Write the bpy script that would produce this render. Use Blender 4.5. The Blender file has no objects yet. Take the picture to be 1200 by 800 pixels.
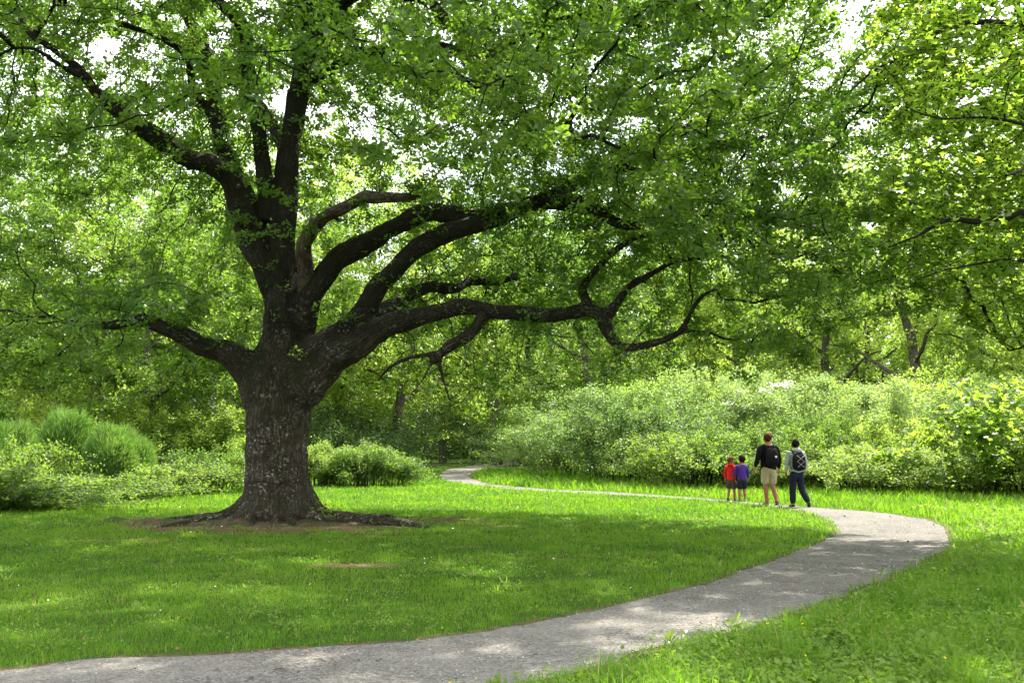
import bpy, math, random, numpy as np
from mathutils import Vector, Matrix
SC = bpy.context.scene
COL = SC.collection
rng = np.random.default_rng(7)
random.seed(7)
R = math.radians

# ------------------------------------------------------------ camera model (photo frame 1200 x 800)
F, CX, CY, CAMH, PITCH = 1167.0, 600.0, 400.0, 1.58, math.atan(120 / 1167.0)
cp, sp = math.cos(PITCH), math.sin(PITCH)

def ray(px, py):
    u, v = (px - CX) / F, (CY - py) / F
    return np.array([u, cp - v * sp, sp + v * cp])

def ground(px, py):
    r = ray(px, py); t = -CAMH / r[2]
    return np.array([r[0] * t, r[1] * t])

def at(px, py, Y):
    r = ray(px, py); t = Y / r[1]
    return np.array([r[0] * t, Y, CAMH + r[2] * t])

def project(P):
    P = np.asarray(P, float)
    x, y, z = P[:, 0], P[:, 1], P[:, 2] - CAMH
    dep = y * cp + z * sp
    dep = np.where(np.abs(dep) < .1, .1, dep)
    return CX + F * x / dep, CY - F * (-y * sp + z * cp) / dep, dep

# ------------------------------------------------------------ noise
def vnoise(P, scale, seed=0):
    P = np.asarray(P, float) * scale + seed * 17.31
    i = np.floor(P).astype(np.int64); f = P - i; f = f * f * (3 - 2 * f)
    out = np.zeros(len(P))
    for dx in (0, 1):
        for dy in (0, 1):
            for dz in (0, 1):
                h = (i[:, 0] + dx) * 374761393 + (i[:, 1] + dy) * 668265263 + (i[:, 2] + dz) * 2147483647 + seed * 1013
                h = (h ^ (h >> 13)) * 1274126177
                h = ((h ^ (h >> 16)) & 0xFFFFF) / 0xFFFFF
                w = (f[:, 0] if dx else 1 - f[:, 0]) * (f[:, 1] if dy else 1 - f[:, 1]) * (f[:, 2] if dz else 1 - f[:, 2])
                out += h * w
    return out

def norm(V):
    return V / np.maximum(np.linalg.norm(V, axis=-1, keepdims=True), 1e-9)

# ------------------------------------------------------------ objects
def tag(o, label=None, cat=None, group=None, kind=None):
    if label: o['label'] = label
    if cat: o['category'] = cat
    if group: o['group'] = group
    if kind: o['kind'] = kind
    return o

def link(name, me, mat=None, parent=None):
    o = bpy.data.objects.new(name, me); COL.objects.link(o)
    if mat is not None and me is not None: me.materials.append(mat)
    if parent is not None: o.parent = parent
    return o

def empty(name, loc, label, cat, group=None):
    o = bpy.data.objects.new(name, None); COL.objects.link(o); o.location = loc
    o.empty_display_size = .2
    return tag(o, label, cat, group)

def raw_mesh(name, V, F_, k, attrs=None, smooth=False):
    """V (n,3), F_ (m,k) -> mesh. attrs: name -> (domain, array)"""
    me = bpy.data.meshes.new(name)
    V = np.ascontiguousarray(V, np.float32); F_ = np.ascontiguousarray(F_, np.int32)
    me.vertices.add(len(V)); me.vertices.foreach_set('co', V.ravel())
    me.loops.add(F_.size); me.loops.foreach_set('vertex_index', F_.ravel())
    me.polygons.add(len(F_))
    me.polygons.foreach_set('loop_start', np.arange(0, F_.size, k, dtype=np.int32))
    if smooth: me.polygons.foreach_set('use_smooth', np.ones(len(F_), bool))
    for n, (dom, arr) in (attrs or {}).items():
        arr = np.asarray(arr, np.float32)
        if arr.ndim == 1:
            a = me.attributes.new(n, 'FLOAT', dom); a.data.foreach_set('value', arr)
        else:
            a = me.attributes.new(n, 'FLOAT_VECTOR', dom); a.data.foreach_set('vector', arr.ravel())
    me.update(calc_edges=True)
    return me

def scatter(name, T, TF, P, X, Y, Z, var, smooth=False):
    """copies of a small leaf template: T (k,3) in leaf axes, TF (m,q) faces"""
    n, k = len(P), len(T)
    V = (P[:, None, :] + T[None, :, 0:1] * X[:, None, :] + T[None, :, 1:2] * Y[:, None, :] + T[None, :, 2:3] * Z[:, None, :]).reshape(-1, 3)
    TF = np.asarray(TF)
    FF = (TF[None] + (np.arange(n) * k)[:, None, None]).reshape(-1, TF.shape[1])
    return raw_mesh(name, V, FF, TF.shape[1], {'var': ('FACE', np.repeat(var, len(TF)))}, smooth)

OAK = np.array([(0, 0, 0), (.16, .22, .02), (.34, .55, .05), (.2, .86, .02), (0, 1, -.03), (-.2, .86, .02), (-.34, .55, .05), (-.16, .22, .02)])
OAKF = [(0, 1, 2, 3, 4, 5, 6, 7)]
LEAF = np.array([(0, 0, 0), (.3, .45, .06), (0, 1, -.05), (-.3, .45, .06)])
LEAFF = [(0, 1, 2, 3)]
MAPLE = np.array([(0, 0, 0), (.34, .06, .03), (.26, .3, 0), (.62, .52, .03), (.22, .6, 0), (0, 1, -.04), (-.22, .6, 0), (-.62, .52, .03), (-.26, .3, 0), (-.34, .06, .03)])
MAPLEF = [(0, 1, 2, 3, 4), (0, 4, 5, 6, 6), (0, 6, 7, 8, 9)]

def leaf_axes(n, up_bias, out=None, out_w=0., droop=0.):
    """random leaf frames: Z (normal) biased up, Y (along the leaf)"""
    Z = rng.normal(size=(n, 3)); Z[:, 2] = np.abs(Z[:, 2]) * .8 + up_bias
    Z = norm(Z)
    Y = rng.normal(size=(n, 3))
    if out is not None: Y = Y + out * out_w
    Y[:, 2] -= droop
    Y = norm(Y - (Y * Z).sum(1, keepdims=True) * Z)
    return np.cross(Y, Z), Y, Z

def leaves(name, P, size, tmpl, var, up=.7, out=None, out_w=0., droop=0.2, jit=.3):
    T, TF = tmpl
    X, Y, Z = leaf_axes(len(P), up, out, out_w, droop)
    s = (size * (1 + jit * (rng.random(len(P)) * 2 - 1)))[:, None] if np.ndim(size) else (size * (1 + jit * (rng.random((len(P), 1)) * 2 - 1)))
    if TF is MAPLEF:
        TF = [(0, 1, 2, 3), (0, 3, 4, 5), (0, 5, 6, 7), (0, 7, 8, 9)]
    return scatter(name, T, TF, P, X * s, Y * s, Z * s, var)

def sprays(name, C, size, tmpl, var, m, up=.6, out=None, flat=.3, rs=.25):
    """rosettes of m leaves about each point C, as at the ends of twigs"""
    n = len(C); T, TF = tmpl
    N_ = rng.normal(size=(n, 3)) * .55; N_[:, 2] += 1.0 + up
    if out is not None: N_ += out * .35
    N_ = norm(N_); a = rng.normal(size=(n, 3)); U = norm(a - (a * N_).sum(1, keepdims=True) * N_); W = np.cross(N_, U)
    th = (np.arange(m) * 2 * math.pi / m)[None] + rng.normal(size=(n, m)) * .35
    tilt = rng.normal(size=(n, m)) * flat + .05
    Y = np.cos(th)[..., None] * U[:, None] + np.sin(th)[..., None] * W[:, None] + tilt[..., None] * N_[:, None]
    if out is not None: Y = Y + out[:, None] * .45
    Y = norm(Y).reshape(-1, 3)
    Z = np.repeat(N_, m, 0) + rng.normal(size=(n * m, 3)) * .35
    Z = norm(Z - (Z * Y).sum(1, keepdims=True) * Y); X = np.cross(Y, Z)
    s = np.repeat(size * np.ones(n), m)[:, None] * (.6 + .7 * rng.random((n * m, 1)))
    P = np.repeat(C, m, 0) + Y * s * rs + rng.normal(size=(n * m, 3)) * s * .22
    v = np.clip(np.repeat(var, m) + (rng.random(n * m) - .5) * .3, 0, 1)
    keep = rng.random(n * m) < .88
    return scatter(name, T, TF, P[keep], (X * s)[keep], (Y * s)[keep], (Z * s)[keep], v[keep])

# ------------------------------------------------------------ tubes with a bark coordinate
class Tubes:
    def __init__(s): s.V, s.F, s.B, s.n = [], [], [], 0
    def add(s, pts, rad, seg=6, cap=True):
        pts = np.asarray(pts, float); rad = np.asarray(rad, float); m = len(pts)
        if m < 2: return
        d = np.zeros_like(pts); d[1:-1] = pts[2:] - pts[:-2]; d[0] = pts[1] - pts[0]; d[-1] = pts[-1] - pts[-2]
        d = norm(d)
        a = np.cross(d[0], (0, 0, 1.)); 
        if np.linalg.norm(a) < .1: a = np.cross(d[0], (0, 1., 0))
        a /= np.linalg.norm(a)
        th = np.arange(seg) * 2 * math.pi / seg
        L = 0; off = random.random() * 20; ring = []
        for i in range(m):
            a = a - d[i] * a.dot(d[i]); a /= max(np.linalg.norm(a), 1e-6)
            b = np.cross(d[i], a)
            if i: L += np.linalg.norm(pts[i] - pts[i - 1])
            ring.append(pts[i] + rad[i] * (np.cos(th)[:, None] * a + np.sin(th)[:, None] * b))
            s.B.append(np.stack([np.cos(th) * max(rad[i], .03) + off, np.sin(th) * max(rad[i], .03), np.full(seg, L + off)], 1))
        s.V += ring
        i0 = s.n + np.arange(m - 1)[:, None] * seg; j = np.arange(seg)[None]
        jn = (j + 1) % seg
        s.F.append(np.stack([i0 + j, i0 + jn, i0 + seg + jn, i0 + seg + j], -1).reshape(-1, 4))
        s.n += m * seg
        if cap:
            tip = pts[-1] + d[-1] * rad[-1]; bot = pts[0]
            s.V += [tip[None], bot[None]]; s.B += [s.B[-1][:1], s.B[-m][:1]]
            e = s.n - seg; q = np.arange(seg); qn = (q + 1) % seg; s0 = s.n - m * seg
            s.F.append(np.stack([e + q, e + qn, np.full(seg, s.n), np.full(seg, s.n)], -1))
            s.F.append(np.stack([s0 + qn, s0 + q, np.full(seg, s.n + 1), np.full(seg, s.n + 1)], -1))
            s.n += 2
    def data(s):
        return np.concatenate(s.V), np.concatenate(s.F), np.concatenate(s.B)
    def mesh(s, name, smooth=True):
        V, F_, B = s.data()
        # the caps are triangles stored with a doubled last index
        tri = F_[:, 2] == F_[:, 3]
        me = bpy.data.meshes.new(name)
        me.vertices.add(len(V)); me.vertices.foreach_set('co', V.astype(np.float32).ravel())
        q = F_[~tri]; t = F_[tri][:, :3]
        idx = np.concatenate([q.ravel(), t.ravel()]).astype(np.int32)
        me.loops.add(len(idx)); me.loops.foreach_set('vertex_index', idx)
        me.polygons.add(len(q) + len(t))
        ls = np.concatenate([np.arange(len(q)) * 4, len(q) * 4 + np.arange(len(t)) * 3]).astype(np.int32)
        me.polygons.foreach_set('loop_start', ls)
        if smooth: me.polygons.foreach_set('use_smooth', np.ones(len(ls), bool))
        a = me.attributes.new('bark', 'FLOAT_VECTOR', 'POINT'); a.data.foreach_set('vector', B.astype(np.float32).ravel())
        me.update(calc_edges=True)
        return me

def spline(pts, step, wob=0., seed=0):
    """Catmull-Rom through pts (n,k), resampled at about step"""
    pts = np.asarray(pts, float)
    P = np.vstack([2 * pts[0] - pts[1], pts, 2 * pts[-1] - pts[-2]])
    out = []
    for i in range(1, len(P) - 2):
        n = max(1, int(np.linalg.norm(P[i + 1, :3] - P[i, :3]) / step + .5))
        for t in np.arange(n) / n:
            out.append(.5 * ((2 * P[i]) + (-P[i - 1] + P[i + 1]) * t + (2 * P[i - 1] - 5 * P[i] + 4 * P[i + 1] - P[i + 2]) * t * t + (-P[i - 1] + 3 * P[i] - 3 * P[i + 1] + P[i + 2]) * t ** 3))
    out.append(P[-2])
    out = np.array(out)
    if wob:
        k = out[:, :3]
        w = np.stack([vnoise(k, 1.3, seed + j) - .5 for j in range(3)], 1) * wob
        w[0] = 0
        out[:, :3] += w
    return out

# ------------------------------------------------------------ space colonisation
def colonize(P, par, A, step, di, dk, iters, up=.0, maxch=3, jit=.25):
    P = list(map(np.asarray, P)); par = list(par); nch = [0] * len(P)
    A = np.asarray(A, float)
    PN = np.array(P); nd = np.full(len(A), 1e9); ni = np.zeros(len(A), int)
    for c in range(0, len(PN), 400):
        D = np.linalg.norm(A[:, None] - PN[None, c:c + 400], axis=2)
        j = D.argmin(1); d = D[np.arange(len(A)), j]; m = d < nd
        nd[m] = d[m]; ni[m] = j[m] + c
    alive = nd > dk
    A, nd, ni = A[alive], nd[alive], ni[alive]
    for it in range(iters):
        act = nd < di
        if not act.any(): break
        idx = ni[act]; 
        u, inv = np.unique(idx, return_inverse=True)
        PU = np.array([P[i] for i in u])
        dirs = norm(A[act] - PU[inv])
        S = np.zeros((len(u), 3)); np.add.at(S, inv, dirs)
        S = norm(norm(S) + rng.normal(size=S.shape) * jit + np.array([0, 0, up]))
        ok = np.array([nch[i] < maxch for i in u])
        if not ok.any(): break
        new = PU[ok] + S[ok] * step; src = u[ok]
        base = len(P)
        for q, i in zip(new, src):
            P.append(q); par.append(int(i)); nch.append(0); nch[i] += 1
        for c in range(0, len(new), 400):
            D = np.linalg.norm(A[:, None] - new[None, c:c + 400], axis=2)
            j = D.argmin(1); d = D[np.arange(len(A)), j]; m = d < nd
            nd[m] = d[m]; ni[m] = j[m] + base + c
        # attractors whose nearest node is full are given up slowly
        full = np.array([nch[i] >= maxch for i in ni])
        keep = (nd > dk) & ~(full & (rng.random(len(A)) < .3))
        A, nd, ni = A[keep], nd[keep], ni[keep]
        if len(A) == 0: break
    return np.array(P), np.array(par)

def grow_wood(P, par, fixed_r, tip=.007, ex=2.3, rmax=.3):
    """radii by the pipe model; returns (radii, list of chains, is_tip)"""
    n = len(P); acc = np.zeros(n); r = np.zeros(n)
    ch = [[] for _ in range(n)]
    for i in range(n):
        if par[i] >= 0: ch[par[i]].append(i)
    for i in range(n - 1, -1, -1):
        if not ch[i]: acc[i] = tip ** ex
        r[i] = acc[i] ** (1 / ex)
        if par[i] >= 0: acc[par[i]] += acc[i]
    r = np.minimum(r, rmax)
    k = len(fixed_r); r[:k] = np.maximum(fixed_r, 0)
    return r, ch

def chains(P, par, r, ch, k0):
    """polylines of the grown nodes (index >= k0)"""
    out = []
    starts = [i for i in range(k0, len(P)) if par[i] < k0]
    stack = list(starts)
    while stack:
        i = stack.pop()
        line = [par[i], i] if par[i] >= 0 else [i]
        cur = i
        while ch[cur]:
            c = sorted(ch[cur], key=lambda q: -r[q])
            line.append(c[0]); stack += c[1:]; cur = c[0]
        pts = P[line]; rr = r[line].copy()
        if len(rr) > 1: rr[0] = min(rr[0], rr[1] * 1.35)
        out.append((pts, rr))
    return out
# ------------------------------------------------------------ materials
class NT:
    def __init__(s, name):
        s.m = bpy.data.materials.new(name); s.m.use_nodes = True
        s.t = s.m.node_tree; s.t.nodes.clear(); s.out = s.n('ShaderNodeOutputMaterial')
    def n(s, typ, **kw):
        nd = s.t.nodes.new(typ)
        for k, v in kw.items():
            if k in nd.inputs: 
                s.set(nd.inputs[k], v)
            else: setattr(nd, k, v)
        return nd
    def set(s, inp, v):
        if isinstance(v, bpy.types.NodeSocket): s.t.links.new(v, inp)
        elif isinstance(v, bpy.types.Node): s.t.links.new(v.outputs[0], inp)
        else:
            if hasattr(inp.default_value, '__len__') and len(v) == 3 and len(inp.default_value) == 4: v = (*v, 1)
            inp.default_value = v
    def l(s, a, b): s.t.links.new(a, b)
    def ramp(s, fac, stops, interp='LINEAR'):
        r = s.n('ShaderNodeValToRGB'); s.set(r.inputs[0], fac); cr = r.color_ramp; cr.interpolation = interp
        while len(cr.elements) < len(stops): cr.elements.new(.5)
        for e, (p, c) in zip(cr.elements, stops):
            e.position = p; e.color = (*c, 1) if len(c) == 3 else c
        return r.outputs[0]
    def noise(s, vec, scale, detail=4, rough=.6, out=0):
        return s.n('ShaderNodeTexNoise', Vector=vec, Scale=scale, Detail=detail, Roughness=rough).outputs[out]
    def mix(s, fac, a, b, mode='MIX'):
        nd = s.n('ShaderNodeMix', data_type='RGBA', blend_type=mode)
        s.set(nd.inputs[0], fac); s.set(nd.inputs[6], a); s.set(nd.inputs[7], b)
        return nd.outputs[2]
    def math(s, op, a, b=0., clamp=False):
        nd = s.n('ShaderNodeMath', operation=op, use_clamp=clamp); s.set(nd.inputs[0], a); s.set(nd.inputs[1], b)
        return nd.outputs[0]
    def principled(s, **kw):
        return s.n('ShaderNodeBsdfPrincipled', **kw)
    def done(s, sh): s.l(sh.outputs[0] if isinstance(sh, bpy.types.Node) else sh, s.out.inputs[0]); return s.m

def leaf_mat(name, c0, c1, t0, t1, tr=.45, rough=.45, spec=.35, objvar=.0, dry=None):
    """c0..c1 the leaf's face, t0..t1 the light it lets through"""
    g = NT(name)
    a = g.n('ShaderNodeAttribute', attribute_name='var').outputs['Fac']
    if objvar:
        oi = g.n('ShaderNodeObjectInfo').outputs['Random']
        a = g.math('ADD', a, g.math('MULTIPLY', g.math('SUBTRACT', oi, .5), objvar), True)
    base = g.ramp(a, [(0, c0), (1, c1)] if not dry else [(0, c0), (.9, c1), (.97, dry)]); tl = g.ramp(a, [(0, t0), (1, t1)] if not dry else [(0, t0), (.9, t1), (.97, dry)])
    p = g.principled(**{'Base Color': base, 'Roughness': rough, 'Specular IOR Level': spec})
    t = g.n('ShaderNodeBsdfTranslucent', Color=tl)
    mx = g.n('ShaderNodeMixShader', Fac=tr); g.l(p.outputs[0], mx.inputs[1]); g.l(t.outputs[0], mx.inputs[2])
    return g.done(mx)

def plain(name, c, rough=.8, spec=.3, noise=0., scale=20, bump=0.):
    g = NT(name)
    tc = g.n('ShaderNodeTexCoord').outputs['Object']
    col = c
    if noise:
        f = g.noise(tc, scale)
        col = g.mix(g.ramp(f, [(.3, (0, 0, 0)), (.7, (1, 1, 1))]), tuple(x * (1 - noise) for x in c) , tuple(min(1, x * (1 + noise)) for x in c))
    p = g.principled(**{'Base Color': col, 'Roughness': rough, 'Specular IOR Level': spec})
    if bump:
        b = g.n('ShaderNodeBump', Strength=bump, Distance=.01, Height=g.noise(tc, scale * 2)); g.l(b.outputs[0], p.inputs['Normal'])
    return g.done(p)

def bark_mat(name, dark, light, moss, lichen, lich_amt=.5, sc=1., moss_up=.5, zmax=0):
    g = NT(name)
    v = g.n('ShaderNodeAttribute', attribute_name='bark').outputs['Vector']
    mp = g.n('ShaderNodeMapping', Vector=v, Scale=(13 * sc, 13 * sc, 2.3 * sc)).outputs[0]
    warp = g.noise(v, 2.5 * sc, 3, .6, 1)
    vv = g.n('ShaderNodeVectorMath', operation='MULTIPLY_ADD'); g.l(warp, vv.inputs[0]); vv.inputs[1].default_value = (3.2, 3.2, 2.2); g.l(mp, vv.inputs[2])
    vor = g.n('ShaderNodeTexVoronoi', feature='DISTANCE_TO_EDGE', Vector=vv.outputs[0], Scale=1.).outputs[0]
    ridge = g.ramp(vor, [(0, (0, 0, 0)), (.28, (1, 1, 1))])
    fine = g.noise(vv.outputs[0], 3.5, 6, .7)
    h = g.math('ADD', g.math('MULTIPLY', ridge, .42), g.math('MULTIPLY', fine, .85))
    big = g.noise(v, 1.3, 4, .6)
    col = g.mix(g.ramp(h, [(.3, (0, 0, 0)), (.95, (1, 1, 1))]), dark, light)
    col = g.mix(g.ramp(big, [(.48, (0, 0, 0)), (.66, (.75, .75, .75))]), col, moss)
    # moss keeps to the upper faces
    nz = g.n('ShaderNodeSeparateXYZ', Vector=g.n('ShaderNodeNewGeometry').outputs['Normal']).outputs[2]
    mu = g.math('MULTIPLY', g.ramp(nz, [(.1, (0, 0, 0)), (.7, (1, 1, 1))]), g.ramp(g.noise(v, 5, 4), [(.4, (0, 0, 0)), (.6, (1, 1, 1))]))
    col = g.mix(g.math('MULTIPLY', mu, moss_up), col, moss)
    if zmax:      # shade on the limbs above the bole, painted as darker bark
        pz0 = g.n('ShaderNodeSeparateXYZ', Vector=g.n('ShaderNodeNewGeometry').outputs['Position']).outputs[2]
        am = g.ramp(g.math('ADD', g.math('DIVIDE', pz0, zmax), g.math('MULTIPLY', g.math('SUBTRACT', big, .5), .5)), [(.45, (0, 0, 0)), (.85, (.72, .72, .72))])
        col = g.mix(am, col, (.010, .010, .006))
    if lich_amt:
        l1 = g.noise(v, 17, 4, .7); l2 = g.noise(v, 2.2, 3, .5)
        lm = g.math('MULTIPLY', g.ramp(l1, [(.56, (0, 0, 0)), (.62, (1, 1, 1))]), g.ramp(l2, [(.44, (0, 0, 0)), (.60, (1, 1, 1))]))
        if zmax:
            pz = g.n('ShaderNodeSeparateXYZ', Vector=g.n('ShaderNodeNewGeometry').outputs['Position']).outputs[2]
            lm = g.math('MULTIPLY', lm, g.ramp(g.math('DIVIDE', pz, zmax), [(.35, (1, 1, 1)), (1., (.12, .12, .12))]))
        col = g.mix(g.math('MULTIPLY', lm, lich_amt), col, lichen)
    p = g.principled(**{'Base Color': col, 'Roughness': .9, 'Specular IOR Level': .15})
    b = g.n('ShaderNodeBump', Strength=1., Distance=.05, Height=h); g.l(b.outputs[0], p.inputs['Normal'])
    return g.done(p)

M = {}
M['oak_leaf'] = leaf_mat('oak leaves', (.028, .062, .012), (.078, .130, .026), (.08, .21, .012), (.29, .48, .032), .49, .42, .35)
M['maple_leaf'] = leaf_mat('maple leaves', (.04, .085, .014), (.11, .17, .028), (.18, .38, .025), (.48, .66, .06), .55, .5, .25)
M['wood_leaf'] = leaf_mat('woodland leaves', (.038, .070, .012), (.14, .19, .034), (.17, .34, .03), (.54, .72, .09), .54, .5, .28, .8)
M['painted_shade_leaf'] = leaf_mat('painted shade leaves', (.022, .048, .014), (.05, .085, .024), (.05, .11, .015), (.14, .25, .03), .35, .55, .25)  # leaves coloured dark to stand in for the deep shade under the trees
M['pale_leaf'] = leaf_mat('pale shrub leaves', (.028, .055, .012), (.16, .23, .085), (.12, .25, .03), (.42, .58, .12), .47, .5, .3, .7)
M['bramble_leaf'] = leaf_mat('bramble leaves', (.035, .075, .012), (.15, .22, .05), (.14, .28, .02), (.42, .57, .06), .45, .5, .3, .6)
M['broom_leaf'] = leaf_mat('broom stems', (.06, .13, .03), (.13, .21, .06), (.13, .3, .03), (.28, .46, .06), .4, .55, .25)
M['grass'] = leaf_mat('grass blades', (.040, .120, .010), (.105, .195, .018), (.09, .29, .009), (.27, .50, .018), .45, .55, .2, dry=(.34, .30, .12))
M['weed'] = leaf_mat('broad weeds', (.07, .14, .022), (.15, .22, .05), (.18, .36, .03), (.38, .54, .05), .42, .6, .12)
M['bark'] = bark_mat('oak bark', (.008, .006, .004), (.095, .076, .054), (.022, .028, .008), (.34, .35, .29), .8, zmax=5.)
M['dead'] = bark_mat('bare weathered wood', (.018, .013, .009), (.115, .088, .062), (.10, .09, .05), (.4, .4, .36), .3)
M['twig'] = bark_mat('twig bark', (.006, .005, .004), (.030, .024, .018), (.018, .02, .008), (.2, .2, .18), 0)
M['far_bark'] = bark_mat('woodland bark', (.03, .026, .02), (.16, .14, .11), (.05, .06, .02), (.35, .36, .32), .5)
M['fleck'] = plain('white blossom', (.8, .8, .72), .7)
M['petal'] = plain('yellow petals', (.75, .5, .02), .6)

def ground_mat():
    g = NT('ground')
    tc = g.n('ShaderNodeTexCoord').outputs['Object']
    n1 = g.noise(tc, .5, 5, .6); n2 = g.noise(tc, 14, 6, .7)
    grass = g.mix(g.ramp(n2, [(.3, (0, 0, 0)), (.7, (1, 1, 1))]), (.022, .045, .006), (.06, .10, .012))
    grass = g.mix(g.ramp(n1, [(.4, (0, 0, 0)), (.7, (.5, .5, .5))]), grass, (.07, .12, .02))
    # trodden earth under the old oak
    mp = g.n('ShaderNodeMapping', Vector=tc, Location=(-OX, -OY + 1.1, 0)).outputs[0]
    mp = g.n('ShaderNodeMapping', Vector=mp, Scale=(1 / 3.1, 1 / 1.7, 1)).outputs[0]
    vm = g.n('ShaderNodeVectorMath', operation='LENGTH'); g.l(mp, vm.inputs[0])
    d = g.math('ADD', vm.outputs['Value'], g.math('MULTIPLY', g.math('SUBTRACT', g.noise(tc, 1.6, 5, .65), .5), 1.6))
    soil = g.ramp(d, [(.75, (1, 1, 1)), (1.1, (0, 0, 0))])
    for (ex, ey, ea, eb) in EARTH:
        mp = g.n('ShaderNodeMapping', Vector=g.n('ShaderNodeMapping', Vector=tc, Location=(-ex, -ey, 0)).outputs[0], Scale=(1 / ea, 1 / eb, 1)).outputs[0]
        vm = g.n('ShaderNodeVectorMath', operation='LENGTH'); g.l(mp, vm.inputs[0])
        d = g.math('ADD', vm.outputs['Value'], g.math('MULTIPLY', g.math('SUBTRACT', g.noise(tc, 2.6, 5, .65), .5), 1.6))
        soil = g.math('MAXIMUM', soil, g.ramp(d, [(.8, (1, 1, 1)), (1.15, (0, 0, 0))]))
    sc_ = g.mix(g.noise(tc, 22, 5, .7), (.075, .042, .024), (.21, .135, .082))
    col = g.mix(soil, grass, sc_)
    p = g.principled(**{'Base Color': col, 'Roughness': .95, 'Specular IOR Level': .1})
    b = g.n('ShaderNodeBump', Strength=.8, Distance=.04, Height=n2); g.l(b.outputs[0], p.inputs['Normal'])
    return g.done(p)

def path_mat():
    g = NT('gravel path')
    tc = g.n('ShaderNodeTexCoord').outputs['Object']
    big = g.noise(tc, .9, 4, .6); mid = g.noise(tc, 6, 5, .7)
    vo = g.n('ShaderNodeTexVoronoi', Vector=tc, Scale=55.); st = vo.outputs['Color']
    grit = g.n('ShaderNodeSeparateColor', Color=st).outputs[0]
    c = g.mix(grit, (.045, .042, .038), (.27, .258, .235))
    c = g.mix(g.ramp(mid, [(.35, (.55, .55, .55)), (.65, (0, 0, 0))]), c, (.085, .076, .064))
    c = g.mix(g.ramp(big, [(.4, (0, 0, 0)), (.62, (.4, .4, .4))]), c, (.23, .215, .19))
    bits = g.n('ShaderNodeTexVoronoi', Vector=tc, Scale=7.).outputs[0]
    c = g.mix(g.ramp(bits, [(.05, (.8, .8, .8)), (.085, (0, 0, 0))]), c, (.11, .075, .04))
    c = g.mix(g.ramp(g.noise(tc, 120, 2, .5), [(.35, (.6, .6, .6)), (.5, (0, 0, 0))]), c, (.05, .045, .038))
    p = g.principled(**{'Base Color': c, 'Roughness': .95, 'Specular IOR Level': .15})
    hh = g.math('ADD', g.math('MULTIPLY', vo.outputs[0], -.5), g.math('ADD', mid, g.math('MULTIPLY', big, 2.)))
    b = g.n('ShaderNodeBump', Strength=.9, Distance=.02, Height=hh); g.l(b.outputs[0], p.inputs['Normal'])
    return g.done(p)

def soil_mat():
    g = NT('earth verge')
    tc = g.n('ShaderNodeTexCoord').outputs['Object']
    c = g.mix(g.ramp(g.noise(tc, 9, 6, .75), [(.35, (0, 0, 0)), (.65, (1, 1, 1))]), (.045, .032, .018), (.14, .10, .062))
    c = g.mix(g.ramp(g.noise(tc, 3, 4, .6), [(.5, (0, 0, 0)), (.62, (1, 1, 1))]), c, (.04, .075, .014))
    p = g.principled(**{'Base Color': c, 'Roughness': .95, 'Specular IOR Level': .1})
    b = g.n('ShaderNodeBump', Strength=.8, Distance=.02, Height=g.noise(tc, 30, 4)); g.l(b.outputs[0], p.inputs['Normal'])
    return g.done(p)
# ------------------------------------------------------------ setting: ground, path, earth verge
OX, OY = -4.75, 20.6            # foot of the old oak
EARTH = [(*ground(a, b), c, d) for a, b, c, d in ((150, 633, 1.0, .3), (415, 662, .8, .25), (480, 609, 2.4, .6), (590, 617, .7, .2), (240, 612, .9, .3), (660, 655, .35, .12), (300, 642, .5, .12), (540, 640, .45, .14), (430, 628, .9, .2), (200, 660, .3, .1), (880, 640, .3, .12))]
M['ground'] = ground_mat(); M['path'] = path_mat(); M['soil'] = soil_mat()

inner_px = [(-500, 800), (-250, 797), (-120, 792), (0, 788), (100, 773), (210, 768), (320, 762), (415, 758), (500, 750), (600, 735), (665, 722), (750, 703), (825, 685),
            (880, 665), (940, 645), (972, 630), (980, 622), (973, 611), (950, 601.5), (910, 594.5), (860, 589), (790, 584), (720, 580), (632, 575.5), (588, 572),
            (552, 568), (528, 564), (516, 560), (518, 553), (535, 548), (556, 545), (590, 541.5), (640, 538)]
outer_px = [(-500, 935), (-250, 915), (-100, 895), (50, 880), (250, 858), (420, 838), (540, 818), (630, 800), (700, 782), (765, 763), (840, 745), (910, 725), (980, 701),
            (1040, 678), (1085, 656), (1110, 640), (1112, 625), (1095, 612), (1060, 604.5), (1010, 599), (950, 594.5), (880, 588.5), (825, 584), (720, 577), (640, 573), (600, 570),
            (572, 566.5), (556, 562), (550, 557), (560, 551), (580, 547.5), (610, 543.5), (660, 540)]
def edge(px, n, amp, seed):
    W = np.array([ground(*p) for p in px]); W = np.c_[W, np.zeros(len(W))]
    s = spline(W, .2)
    L = np.r_[0, np.cumsum(np.linalg.norm(np.diff(s, axis=0), axis=1))]
    # resample keeping the correspondence of the hand-set pairs
    key = [np.argmin(np.linalg.norm(s - w, axis=1)) for w in W]
    out = []
    for a, b in zip(key[:-1], key[1:]):
        m = n; t = np.linspace(L[a], L[b], m, endpoint=False)
        out.append(np.stack([np.interp(t, L, s[:, k]) for k in range(3)], 1))
    out.append(s[key[-1]][None]); out = np.concatenate(out)
    T = norm(np.gradient(out, axis=0)); N = np.stack([-T[:, 1], T[:, 0], T[:, 2] * 0], 1)
    w = (vnoise(out, 1.1, seed) - .5) * amp + (vnoise(out, 4.5, seed + 3) - .5) * amp * .6
    return out + N * w[:, None]
IN, OUT = edge(inner_px, 14, .16, 1), edge(outer_px, 14, .2, 2)
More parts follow.
